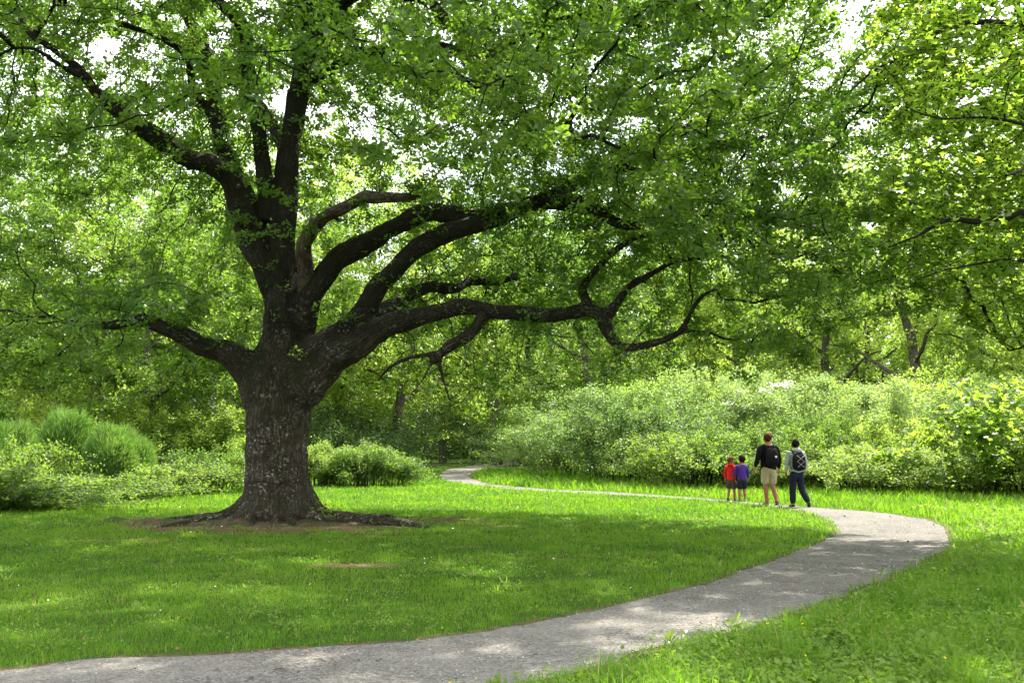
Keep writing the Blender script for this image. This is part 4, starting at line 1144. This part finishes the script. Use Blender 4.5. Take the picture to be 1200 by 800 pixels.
# ------------------------------------------------------------ maple standing outside the frame, boughs reaching in
rng = np.random.default_rng(500); random.seed(500)
MX, MY = 10.3, 13.2
def world_limb(pts, p0=None):
    return spline(np.array(pts), .16, .12, 5)
mn, mr, mp_, mtr = [], [], [], []
def madd(L, p0):
    b = len(mn)
    for i, q in enumerate(L): mn.append(q[:3]); mr.append(q[3]); mp_.append(p0 if i == 0 else b + i - 1)
    mtr.append(L)
madd(spline(np.array([(MX, MY, -.2, .36), (MX, MY, .5, .26), (MX - .1, MY, 3, .22), (MX, MY + .1, 6, .18), (MX + .2, MY, 9, .12), (MX, MY, 12, .05)]), .3, .1, 1), -1)
def mlimb(z0, pxs, ws):
    st = (MX, MY, z0)
    rows = [(*st, ws[0])] + [(*at(x, y, d_), w) for (x, y, d_), w in zip(pxs, ws[1:])]
    L = spline(np.array(rows), .16, .15, int(z0 * 10))
    A_ = np.array(mn); j = int(np.argmin(np.linalg.norm(A_ - L[0, :3], axis=1))); madd(L, j)
mlimb(3.4, [(1270, 230, 12.3), (1200, 245, 11.8), (1165, 258, 11.6), (1140, 264, 11.5), (1110, 262, 11.4), (1075, 278, 11.2), (1040, 290, 11)], [.09, .065, .05, .042, .035, .025, .016, .01])
mlimb(3.1, [(1290, 330, 12), (1210, 300, 11.4), (1150, 310, 10.9), (1080, 330, 10.4)], [.04, .028, .02, .012, .006])
mlimb(5.2, [(1280, 60, 12), (1205, 32, 11.4), (1130, 32, 11), (1060, 60, 10.6), (1000, 110, 10.2)], [.09, .06, .04, .03, .018, .01])
mlimb(4.2, [(1280, 160, 11), (1200, 150, 10), (1130, 135, 9.6), (1070, 120, 9.2)], [.04, .026, .018, .01, .006])
mlimb(6.0, [(1230, -60, 12), (1130, -70, 11.5), (1020, -30, 11), (950, 10, 10.6)], [.09, .06, .045, .03, .014])
mlimb(3.6, [(1300, 200, 10), (1230, 190, 8.8), (1180, 200, 8.0)], [.07, .05, .03, .012])
mlimb(2.6, [(1300, 420, 13.5), (1230, 400, 14.5), (1180, 410, 15.2)], [.07, .05, .03, .012])
mn = np.array(mn); mr = np.array(mr)
A = rng.random((90000, 3)) * 2 - 1; A = A[(A ** 2).sum(1) < 1]
A = A * [6.4, 6.4, 3.6] + [MX - 1.2, MY, 5.8]
px, py, dep = project(A)
left = np.interp(py, [-400, 0, 100, 200, 300, 400, 450], [950, 985, 1010, 1015, 1010, 1120, 1260])
w = np.clip((px - left) / 60, 0, 1) * (dep > 3.5)
w[(py > 430)] = 0
w *= np.clip((vnoise(A * [1, 1, 2.6], .7, 61) - .40) * 6, 0, 1)
w[(px > 1260) & (rng.random(len(px)) < .55)] = 0
fy_ = A[:, 1] - .588 * A[:, 2]; w[(fy_ < 9.2) & (rng.random(len(px)) < .75)] = 0
A = A[rng.random(len(A)) < w * 5000 / w.sum()]
P, par = colonize(mn, mp_, A, .2, 2.4, .34, 70, jit=.25)
r, ch = grow_wood(P, par, mr, tip=.0045, ex=2.2, rmax=.06)
t = Tubes()
for L in mtr: t.add(L[:, :3], L[:, 3], 10, cap=False)
for pts, rr2 in chains(P, par, r, ch, len(mn)): t.add(pts, rr2, 5 if rr2.max() > .015 else 4, cap=False)
tv, tf, tbk = t.data(); off = np.array([MX, MY, 0])
mt = empty('maple_tree', (MX, MY, 0), 'young maple whose bright sunlit boughs hang into the photo from the right edge', 'tree')
link('trunk', raw_mesh('trunk', tv - off, tf, 4, {'bark': ('POINT', tbk)}, True), M['twig'], mt)
LPp, LO, _ = leaf_points(P, par, r, len(mn), .02, 14, .2)
px, py, dep = project(LPp); k = ((px < 1300) | (rng.random(len(px)) < .4)); LPp, LO = LPp[k], LO[k]
var = np.clip(.5 * rng.random(len(LPp)) + .5 * vnoise(LPp, 1.0, 14), 0, 1)
lm = leaves('crown', LPp - off, .092, (MAPLE, MAPLEF), var, up=1.3, out=LO, out_w=.8, droop=.3)
link('crown', lm, M['maple_leaf'], mt)
print('maple leaves', len(LPp))
# ------------------------------------------------------------ the four walkers
M['skin'] = plain('skin', (.29, .12, .07), .6, .3, .1, 12)
M['black'] = plain('black cloth', (.009, .009, .010), .9, .05, .4, 25, .4)
M['pack'] = plain('black nylon', (.010, .009, .010), .8, .1, .3, 30, .4)
M['khaki'] = plain('khaki cloth', (.34, .29, .17), .9, .2, .2, 15, .4)
M['grey'] = plain('grey jersey', (.27, .30, .29), .9, .2, .2, 15, .4)
M['denim'] = plain('dark denim', (.008, .011, .022), .9, .2, .4, 12, .4)
M['red'] = plain('red cloth', (.55, .015, .012), .8, .2, .25, 12, .3)
M['purple'] = plain('purple cloth', (.05, .022, .19), .8, .2, .25, 12, .3)
M['brown'] = plain('grey brown cloth', (.055, .043, .035), .9, .2, .2, 15, .3)
M['navy'] = plain('dark blue shorts', (.010, .012, .022), .9, .2, .2, 15, .3)
M['hair_red'] = plain('reddish brown hair', (.055, .016, .009), .9, .1, .4, 40, .5)
M['hair_dark'] = plain('dark hair', (.010, .007, .006), .9, .1, .4, 40, .5)
M['hair_brown'] = plain('brown hair', (.10, .045, .016), .9, .1, .4, 40, .5)
M['shoe'] = plain('dark shoes', (.02, .015, .012), .6, .3, .3, 20)
M['sandal'] = plain('brown sandals', (.05, .018, .012), .6, .3, .3, 20)
M['teal'] = plain('teal shoes', (.01, .24, .22), .6, .3, .2, 20)
M['white'] = plain('white print', (.8, .8, .8), .6)
M['cord'] = plain('grey cord', (.28, .29, .29), .6)
M['eye'] = plain('dark eyes', (.01, .008, .006), .3)

def skin_mesh(name, verts, edges, radii, sub=2, root=0):
    me = bpy.data.meshes.new('tmp'); me.from_pydata([tuple(v) for v in verts], edges, [])
    o = bpy.data.objects.new('tmp', me); COL.objects.link(o)
    sk = o.modifiers.new('s', 'SKIN'); sk.use_smooth_shade = True
    for i, r in enumerate(radii):
        d = me.skin_vertices[0].data[i]; d.radius = (r, r) if np.isscalar(r) else r; d.use_root = (i == root)
    sb = o.modifiers.new('b', 'SUBSURF'); sb.levels = sub; sb.render_levels = sub
    dg = bpy.context.evaluated_depsgraph_get(); ev = o.evaluated_get(dg)
    out = bpy.data.meshes.new_from_object(ev); out.name = name
    for p in out.polygons: p.use_smooth = True
    bpy.data.objects.remove(o); bpy.data.meshes.remove(me)
    return out
def blob(name, c, rx, ry, rz, cutz=None, noise=0., seg=20, rings=14, face_cut=None):
    """a closed rounded form; points below cutz (and in front of face_cut) are drawn in"""
    V, Fs = [], []
    for i in range(rings + 1):
        th = math.pi * i / rings
        for j in range(seg):
            ph = 2 * math.pi * j / seg
            V.append([math.sin(th) * math.cos(ph) * rx, math.sin(th) * math.sin(ph) * ry, math.cos(th) * rz])
    for i in range(rings):
        for j in range(seg): Fs.append((i * seg + j, i * seg + (j + 1) % seg, (i + 1) * seg + (j + 1) % seg, (i + 1) * seg + j))
    V = np.array(V)
    if noise: V *= (1 + (vnoise(V + 5, 1 / rx * 2.2, 3) - .5) * noise)[:, None]
    if cutz is not None:
        low = V[:, 2] < cutz; V[low] *= np.array([.86, .9, 1])
    if face_cut is not None:
        f = (V[:, 1] > face_cut) & (V[:, 2] < rz * .45); V[f, 1] = face_cut
    me = raw_mesh(name, V + np.array(c), np.array(Fs), 4, None, True)
    return me
def join_meshes(name, ms):
    V, Fq, n = [], [], 0
    me = bpy.data.meshes.new(name)
    for m in ms:
        V += [tuple(v.co) for v in m.vertices]; Fq += [tuple(i + n for i in p.vertices) for p in m.polygons]; n += len(m.vertices)
    me.from_pydata(V, [], Fq); me.update()
    for p in me.polygons: p.use_smooth = True
    return me

def person(x, y, rz, H, pose, cl, label, child=False, head_turn=0., group=None):
    """local frame: facing +Y, x to the right, feet on z=0"""
    o = empty('person', (x, y, 0), label, 'child' if child else 'person', group); o.rotation_euler.z = rz
    hs = .115 if not child else .135                    # half head height / H ... head size grows for children
    hr = .056 if not child else .074
    hipz, shz, nkz = (.52, .815, .855) if not child else (.49, .775, .815)
    hdz = .935 if not child else .915
    b = pose.get('lean', 0.)
    def up(z, dx=0, dy=0): return np.array([dx, b * (z - hipz) + dy, z]) * H
    J = {'pel': up(hipz), 'waist': up(hipz + .10), 'chest': up(hipz + .21), 'neckb': up(shz + .005), 'neck': up(nkz + .01), 'chin': up(hdz - .045, 0, .012), 'head': up(hdz, 0, .006), 'top': up(hdz + .035, 0, .0)}
    wd = pose.get('width', 1.)
    for s, n in ((-1, 'l'), (1, 'r')):
        J['sh' + n] = up(shz - .01, s * .108 * wd); J['hip' + n] = up(hipz - .02, s * .05)
        P_ = pose[n]
        J['el' + n] = J['sh' + n] + np.array(P_['el']) * H; J['wr' + n] = J['el' + n] + np.array(P_['wr']) * H
        J['kn' + n] = J['hip' + n] + np.array(P_['kn']) * H; J['an' + n] = J['kn' + n] + np.array(P_['an']) * H
        f = np.array(P_.get('foot', (0, 1, -.25))); f = f / np.linalg.norm(f)
        J['heel' + n] = J['an' + n] - f * .018 * H + np.array([0, 0, -.022]) * H; J['toe' + n] = J['an' + n] + f * .105 * H + np.array([0, 0, -.020]) * H
        hd = norm((J['wr' + n] - J['el' + n])[None])[0]; J['palm' + n] = J['wr' + n] + hd * .045 * H
    names = list(J); idx = {k: i for i, k in enumerate(names)}
    rad = {'pel': .075, 'waist': .066, 'chest': .078, 'neckb': .050, 'neck': .034, 'chin': hr * .72, 'head': hr, 'top': hr * .75}
    for n in 'lr':
        rad.update({'sh' + n: .036, 'el' + n: .025, 'wr' + n: .017, 'palm' + n: .020, 'hip' + n: .056, 'kn' + n: .034, 'an' + n: .022, 'heel' + n: .020, 'toe' + n: .016})
    E = [('pel', 'waist'), ('waist', 'chest'), ('chest', 'neckb'), ('neckb', 'neck'), ('neck', 'chin'), ('chin', 'head'), ('head', 'top')]
    calf = {}
    for n in 'lr': E += [('neckb', 'sh' + n), ('sh' + n, 'el' + n), ('el' + n, 'wr' + n), ('wr' + n, 'palm' + n), ('pel', 'hip' + n), ('hip' + n, 'kn' + n), ('an' + n, 'toe' + n), ('an' + n, 'heel' + n)]
    V = [J[k] for k in names]; RR = [rad[k] * H * (1 if k not in ('pel', 'waist', 'chest') else 1) for k in names]
    EE = [(idx[a], idx[c]) for a, c in E]
    for n in 'lr':      # calf swelling
        m = J['kn' + n] * .68 + J['an' + n] * .32 + np.array([0, -.008, 0]) * H; V.append(m); RR.append(.036 * H); EE += [(idx['kn' + n], len(V) - 1), (len(V) - 1, idx['an' + n])]
    RR = [(r * 1.25, r * .8) if i in (idx['pel'], idx['waist'], idx['chest']) else r for i, r in enumerate(RR)]
    body = skin_mesh('b', V, EE, RR, 2, idx['pel'])
    extra = [body]
    # fingers, thumb, ears, nose
    for n, sg in (('l', -1), ('r', 1)):
        w, p = J['wr' + n], J['palm' + n]; d = norm((p - w)[None])[0]; fwd = np.array([0, 1., 0]); side = norm((fwd - d * fwd.dot(d))[None])[0]; inn = np.cross(d, side) * sg
        t = Tubes()
        for k, (o_, ln) in enumerate(((-.014, .036), (-.005, .043), (.005, .046), (.014, .042))):
            a = p + side * o_ * H; b1 = a + d * ln * .5 * H; b2 = b1 + (d * .8 - np.array([sg, 0, 0]) * .45) * ln * .5 * H
            t.add([a - d * .01 * H, a + d * .008 * H, b1, b2], [.0055 * H, .0055 * H, .005 * H, .0038 * H], 6)
        a = w + d * .02 * H + side * .014 * H
        t.add([a, a + (side * .7 + d) * .018 * H, a + (side * .5 + d * 1.2) * .034 * H], [.0065 * H, .006 * H, .0045 * H], 6)
        extra.append(t.mesh('f'))
    hc = J['head']; ct, st = math.cos(head_turn), math.sin(head_turn); face = np.array([st, ct, 0]); sd_ = np.array([ct, -st, 0])
    for s in (-1, 1):
        t = Tubes(); e = hc + sd_ * s * hr * .90 * H + np.array([0, 0, -.008]) * H
        t.add([e + [0, 0, -.016 * H], e + sd_ * s * .006 * H + [0, 0, -.004 * H], e + sd_ * s * .006 * H + [0, 0, .010 * H], e + [0, 0, .018 * H]], [.004 * H, .008 * H, .009 * H, .004 * H], 7); extra.append(t.mesh('e'))
    t = Tubes(); nb = hc + face * hr * .84 * H
    t.add([nb + [0, 0, .004 * H], nb + face * .012 * H + [0, 0, -.016 * H], nb + face * .004 * H + [0, 0, -.022 * H]], [.005 * H, .009 * H, .006 * H], 7); extra.append(t.mesh('n'))
    t = Tubes(); mb = hc + face * hr * .78 * H + np.array([0, 0, -.034 * H])
    t.add([mb - sd_ * .014 * H, mb + face * .006 * H, mb + sd_ * .014 * H], [.003 * H, .005 * H, .003 * H], 6); extra.append(t.mesh('m'))
    link('body', join_meshes('body', extra), M['skin'], o)
    for s in (-1, 1): link('eye', blob('eye', hc + face * hr * .82 * H + sd_ * s * .022 * H + np.array([0, 0, .002 * H]), .008 * H, .006 * H, .006 * H, seg=10, rings=8), M['eye'], o)
    # hair
    cap = blob('hair', hc + np.array([0, -.006, .016]) * H - face * .006 * H, (hr + .003) * H, (hr + .010) * H, (hr + .010 + (.006 if child else 0)) * H, cutz=-.55 * hr * H, noise=.3, face_cut=(hr * .62) * H)
    ch = bpy.data.objects.new('hair', cap); COL.objects.link(ch); cap.materials.append(M[cl['hair']]); ch.parent = o
    # turn the hair with the head about the head's centre
    pv = Vector(hc); ch.matrix_local = Matrix.Translation(pv) @ Matrix.Rotation(-head_turn, 4, 'Z') @ Matrix.Translation(-pv)
    if cl.get('tail'):
        t = Tubes(); q = hc + np.array([0, -(hr + .008), -.01]) * H
        t.add([q, q + np.array([0, -.025, -.03]) * H, q + np.array([0, -.018, -.075]) * H, q + np.array([.004, -.008, -.11]) * H], [.018 * H, .022 * H, .018 * H, .006 * H], 8); link('ponytail', t.mesh('ponytail'), M[cl['hair']], o)
    # top: torso and sleeves
    g = .014 * H
    tn = ['pel', 'waist', 'chest', 'neckb', 'shl', 'ell', 'wrl', 'shr', 'elr', 'wrr']
    TV = [J[k].copy() for k in tn]; TV[0] = TV[0] + np.array([0, 0, -.075 * H]) + np.array([0, 0, cl.get('hem', 0) * H])
    for k in (6, 9): TV[k] = TV[k] - norm((TV[k] - TV[k - 1])[None])[0] * .014 * H
    tr_ = [(.100 * H * 1.22 * wd, .092 * H), (.092 * H * 1.2 * wd, .084 * H), (.096 * H * 1.22 * wd, .088 * H), .062 * H, .048 * H * wd, .034 * H * wd, .027 * H, .048 * H * wd, .034 * H * wd, .027 * H]
    TE = [(0, 1), (1, 2), (2, 3), (3, 4), (4, 5), (5, 6), (3, 7), (7, 8), (8, 9)]
    TV.append(J['neck'] - np.array([0, 0, .012 * H])); tr_.append(.044 * H); TE.append((3, 10))
    link(cl['topname'], skin_mesh('top', TV, TE, tr_, 2, 0), M[cl['top']], o)
    if cl.get('hood'):
        link('hood', blob('hood', J['neck'] + np.array([0, -.045, -.012]) * H, .075 * H, .042 * H, .038 * H, noise=.15), M[cl['top']], o)
    # shorts or trousers
    L_ = cl['leg']     # 1 = to the ankle, .9 = just above the knee
    BV = [J['pel'] + np.array([0, 0, .055 * H]), J['pel'] - np.array([0, 0, .02 * H])]; BRr = [(.098 * H * wd, .08 * H), (.104 * H * wd, .084 * H)]; BE = [(0, 1)]
    fl = cl.get('flare', 1.)
    for n in 'lr':
        h_, k_, a_ = J['hip' + n], J['kn' + n], J['an' + n]; i0 = len(BV)
        BV.append(h_ - np.array([0, 0, .03 * H])); BRr.append(.068 * H * fl); BE.append((1, i0))
        if L_ >= 1:
            BV += [k_, k_ * .35 + a_ * .65, a_ + np.array([0, 0, .0 * H])]; BRr += [.053 * H, .051 * H, .040 * H]; BE += [(i0, i0 + 1), (i0 + 1, i0 + 2), (i0 + 2, i0 + 3)]
        else:
            BV += [h_ * (1 - L_ * .55) + k_ * L_ * .55, h_ * (1 - L_) + k_ * L_]; BRr += [.064 * H * fl, .060 * H * fl]; BE += [(i0, i0 + 1), (i0 + 1, i0 + 2)]
    link('trousers' if L_ >= 1 else 'shorts', skin_mesh('shorts', BV, BE, BRr, 2, 1), M[cl['bottom']], o)
    for n in 'lr':
        a_, te, he = J['an' + n], J['toe' + n], J['heel' + n]; f = norm((te - he)[None])[0]
        nrm = norm(np.cross(f, [1., 0, 0])[None])[0]; nrm = nrm if nrm[2] > 0 else -nrm
        c = (te + he) / 2 - nrm * .0 * H + f * .006 * H
        ms = [skin_mesh('s', [he - f * .006 * H, he * .5 + te * .5, te + f * .006 * H] + ([a_ + np.array([0, 0, .012 * H])] if not cl.get('sandal') else []), [(0, 1), (1, 2)] + ([(0, 3)] if not cl.get('sandal') else []),
                        [(.026 * H, .021 * H), (.027 * H, .022 * H), (.025 * H, .018 * H)] + ([.027 * H] if not cl.get('sandal') else []), 2, 1)]
        if cl.get('sandal'):
            t = Tubes(); th = np.linspace(0, 2 * math.pi, 13)
            t.add([a_ + np.array([math.cos(q) * .026, math.sin(q) * .028, .004]) * H for q in th], [.006 * H] * 13, 6, cap=False); ms.append(t.mesh('st'))
        link('sandal' if cl.get('sandal') else 'shoe', join_meshes('shoe', ms), M[cl['shoes']], o)
    return o, J

def rounded_box(name, w, d, h, seg=4, taper=.85, bulge=.25):
    """pack body: front (worn side) flat, back bulging, top narrower"""
    V, Fs = [], []; n, m = 24, 14
    for i in range(m + 1):
        v = i / m; z = h * v; e = (1 - abs(2 * v - 1) ** 4) ** .5 if 0 < v < 1 else .0
        e = max(e, .12); ww = w * (1 - (1 - taper) * v ** 2) * e; dd = d * e * (1 - .3 * v)
        for j in range(n):
            a = 2 * math.pi * j / n; c, s = math.cos(a), math.sin(a)
            q = 2 / 3.2
            V.append((math.copysign(abs(c) ** q, c) * ww / 2, math.copysign(abs(s) ** q, s) * dd / 2 * (1 if s < 0 else .8), z))
    for i in range(m):
        for j in range(n): Fs.append((i * n + j, i * n + (j + 1) % n, (i + 1) * n + (j + 1) % n, (i + 1) * n + j))
    V.append((0, 0, 0)); V.append((0, 0, h)); k = len(V)
    for j in range(n): Fs.append((j, k - 2, k - 2, (j + 1) % n) if False else (j, (j + 1) % n, k - 2, k - 2))
    me = bpy.data.meshes.new(name); F2 = [tuple(dict.fromkeys(f)) for f in Fs] + [(m * n + (j + 1) % n, m * n + j, k - 1) for j in range(n)]
    me.from_pydata(V, [], F2); me.update()
    for p in me.polygons: p.use_smooth = True
    return me
def pack(px_, py_, rz, J, H, w, d, h, zc, label, cord=False):
    o = empty('backpack', (px_, py_, 0), label, 'backpack'); o.rotation_euler.z = rz
    bx = link('pack_body', rounded_box('pack_body', w, d, h), M['pack'], o)
    y0 = J['chest'][1] - .085 * H - d * .35; z0 = zc
    bx.location = (0, y0, z0)
    pk = link('front_pocket', rounded_box('front_pocket', w * .74, d * .5, h * .48), M['black'], o); pk.location = (0, y0 - d * .42, z0 + h * .05)
    t = Tubes(); ar = np.linspace(-.5, .5, 9)
    t.add([(q * w * .78, y0 - d * .5 * (1 - abs(q) * .5), z0 + h * (.86 - q * q * .9)) for q in ar], [.005] * 9, 6); zp = link('zip', t.mesh('zip'), M['brown'], o)
    for s in (-1, 1):
        t = Tubes(); sh = J['shr'] * [.62, 1, 1]
        xs = s * abs(sh[0])
        t.add([(s * w * .3, y0 + d * .3, z0 + h * .9), (xs, sh[1] - .03 * H, sh[2] + .046 * H), (xs, sh[1] + .045 * H, sh[2] + .030 * H), (xs * 1.15, sh[1] + .105 * H, sh[2] - .05 * H), (xs * 1.3, sh[1] + .10 * H, sh[2] - .14 * H), (s * w * .48, y0 + d * .4, z0 + h * .12)],
              [.016, .018, .018, .016, .014, .012], 6); link('shoulder_strap', t.mesh('strap'), M['pack'], o)
    if cord:
        t = Tubes(); yb = y0 - d * .5 - d * .12
        zz = [(-.3, .85), (.26, .52), (-.24, .22)]; z2 = [(.3, .85), (-.26, .52), (.24, .22)]
        for Z_ in (zz, z2): t.add([(a * w, yb - .035, z0 + h * b) for a, b in Z_], [.006] * 3, 6)
        link('elastic_cord', t.mesh('cord'), M['cord'], o)
    else:
        b = blob('badge', (0, 0, 0), .030, .008, .030, seg=14, rings=8); b_ = link('round_badge', b, M['white'], o); b_.location = (w * .14, y0 - d * .66, z0 + h * .5)
    return o
g_ = ground(902, 591.5); H = 1.84
man, J = person(g_[0], g_[1], .18, H, {'lean': .02, 'width': 1.12,
   'l': {'el': (-.055, -.035, -.155), 'wr': (-.035, .03, -.135), 'kn': (.004, .030, -.235), 'an': (.012, -.02, -.232), 'foot': (-.1, 1, -.05)},
   'r': {'el': (.045, .01, -.165), 'wr': (.01, .03, -.145), 'kn': (.002, .0, -.240), 'an': (.020, -.085, -.215), 'foot': (.1, 1, -.45)}},
   dict(hair='hair_red', top='black', topname='jacket', bottom='khaki', leg=.96, flare=1.08, shoes='sandal', sandal=True, hem=-.01),
   'man in black jacket, khaki shorts and sandals walking away with a black backpack')
pack(g_[0], g_[1], .18, J, H, .34, .20, .50, 1.00, 'black backpack with round white badge worn on the black jacket')
g_ = ground(934.5, 593.8); H = 1.67
woman, J = person(g_[0], g_[1], .1, H, {'lean': .03, 'width': 1.0,
   'l': {'el': (-.045, -.01, -.165), 'wr': (.015, .06, -.125), 'kn': (-.005, .035, -.235), 'an': (.0, .0, -.232), 'foot': (-.1, 1, -.02)},
   'r': {'el': (.045, -.01, -.165), 'wr': (-.015, .06, -.125), 'kn': (.020, -.01, -.238), 'an': (.055, -.125, -.195), 'foot': (.3, .55, -1)}},
   dict(hair='hair_dark', top='grey', topname='hoodie', bottom='denim', leg=1, shoes='shoe', hood=True, tail=False),
   'woman in pale grey hoodie and dark jeans, one heel lifted mid stride')
pack(g_[0], g_[1], .1, J, H, .35, .16, .47, .90, 'small black backpack with crossed grey cord worn on the grey hoodie', True)
g_ = ground(857.5, 586.5); H = 1.22
person(g_[0], g_[1], -.45, H, {'lean': .02, 'width': 1.0,
   'l': {'el': (-.045, .01, -.15), 'wr': (-.005, .05, -.12), 'kn': (-.010, .035, -.215), 'an': (-.012, -.085, -.20), 'foot': (-.1, 1, -.5)},
   'r': {'el': (.05, .02, -.14), 'wr': (.03, .08, -.06), 'kn': (.012, .01, -.225), 'an': (.006, .0, -.210), 'foot': (.1, 1, -.05)}},
   dict(hair='hair_brown', top='red', topname='jacket', bottom='brown', leg=.95, flare=1.25, shoes='shoe', hood=True),
   'child in red hooded jacket and brown shorts, arm against the child in purple', True, 1.3)
g_ = ground(870, 587.0); H = 1.25
person(g_[0], g_[1], .15, H, {'lean': .0, 'width': 1.0,
   'l': {'el': (-.035, .03, -.15), 'wr': (-.03, .09, -.08), 'kn': (-.006, .01, -.222), 'an': (-.004, .0, -.213), 'foot': (-.3, 1, -.05)},
   'r': {'el': (.040, -.015, -.15), 'wr': (-.01, .02, -.13), 'kn': (.010, .02, -.220), 'an': (.006, -.01, -.212), 'foot': (.3, 1, -.05)}},
   dict(hair='hair_dark', top='purple', topname='sweater', bottom='navy', leg=.98, flare=1.15, shoes='teal'),
   'child in purple sweater, dark shorts and teal shoes', True, -.5)
# ------------------------------------------------------------ camera, sky, sun
SUN_EL, SUN_AZ = 54.0, 36.0       # degrees; azimuth clockwise from the view direction (+Y)
cam = bpy.data.cameras.new('camera'); cam.lens = 35.01; cam.sensor_width = 36; cam.clip_end = 3000; cam.clip_start = .1
co = bpy.data.objects.new('camera', cam); COL.objects.link(co); co.location = (0, 0, CAMH)
co.rotation_euler = (math.pi / 2 + PITCH, 0, 0); SC.camera = co
sun = bpy.data.lights.new('sun', 'SUN'); sun.energy = 4.7; sun.angle = R(.9); sun.color = (1, .94, .82)
so = bpy.data.objects.new('sun', sun); COL.objects.link(so)
sd = Vector((math.sin(R(SUN_AZ)) * math.cos(R(SUN_EL)), math.cos(R(SUN_AZ)) * math.cos(R(SUN_EL)), math.sin(R(SUN_EL))))
so.rotation_euler = sd.to_track_quat('Z', 'Y').to_euler(); so.location = sd * 60
w = bpy.data.worlds.new('World'); SC.world = w; w.use_nodes = True
nt = w.node_tree; nt.nodes.clear()
N = nt.nodes.new; Lk = nt.links.new
out = N('ShaderNodeOutputWorld'); bg = N('ShaderNodeBackground'); sky = N('ShaderNodeTexSky'); sky.sky_type = 'NISHITA'; sky.sun_disc = False
sky.sun_elevation = R(SUN_EL); sky.sun_rotation = R(SUN_AZ); sky.air_density = 1.2; sky.dust_density = 2.5
tc = N('ShaderNodeTexCoord'); no = N('ShaderNodeTexNoise'); no.inputs['Scale'].default_value = 2.2; no.inputs['Detail'].default_value = 6
Lk(tc.outputs['Generated'], no.inputs['Vector'])
rp = N('ShaderNodeValToRGB'); rp.color_ramp.elements[0].position = .36; rp.color_ramp.elements[1].position = .52; Lk(no.outputs[0], rp.inputs[0])
mx = N('ShaderNodeMix'); mx.data_type = 'RGBA'; Lk(rp.outputs[0], mx.inputs[0]); Lk(sky.outputs[0], mx.inputs[6]); mx.inputs[7].default_value = (8.5, 8.6, 8.8, 1)
Lk(mx.outputs[2], bg.inputs[0]); bg.inputs[1].default_value = .12; Lk(bg.outputs[0], out.inputs[0])
SC.view_settings.view_transform = 'Standard'; SC.view_settings.look = 'None'; SC.view_settings.gamma = 1
SC.view_settings.exposure = 1.85
SC.render.engine = 'CYCLES'
cy = SC.cycles
cy.max_bounces = 7; cy.diffuse_bounces = 4; cy.glossy_bounces = 2; cy.transmission_bounces = 5; cy.transparent_max_bounces = 4
cy.use_denoising = True; cy.denoiser = 'OPENIMAGEDENOISE'; cy.denoising_input_passes = 'RGB_ALBEDO_NORMAL'; cy.denoising_prefilter = 'NONE'; cy.sample_clamp_indirect = 6
cy.use_adaptive_sampling = True; cy.adaptive_threshold = .02
SC.render.use_persistent_data = False
print('done build')
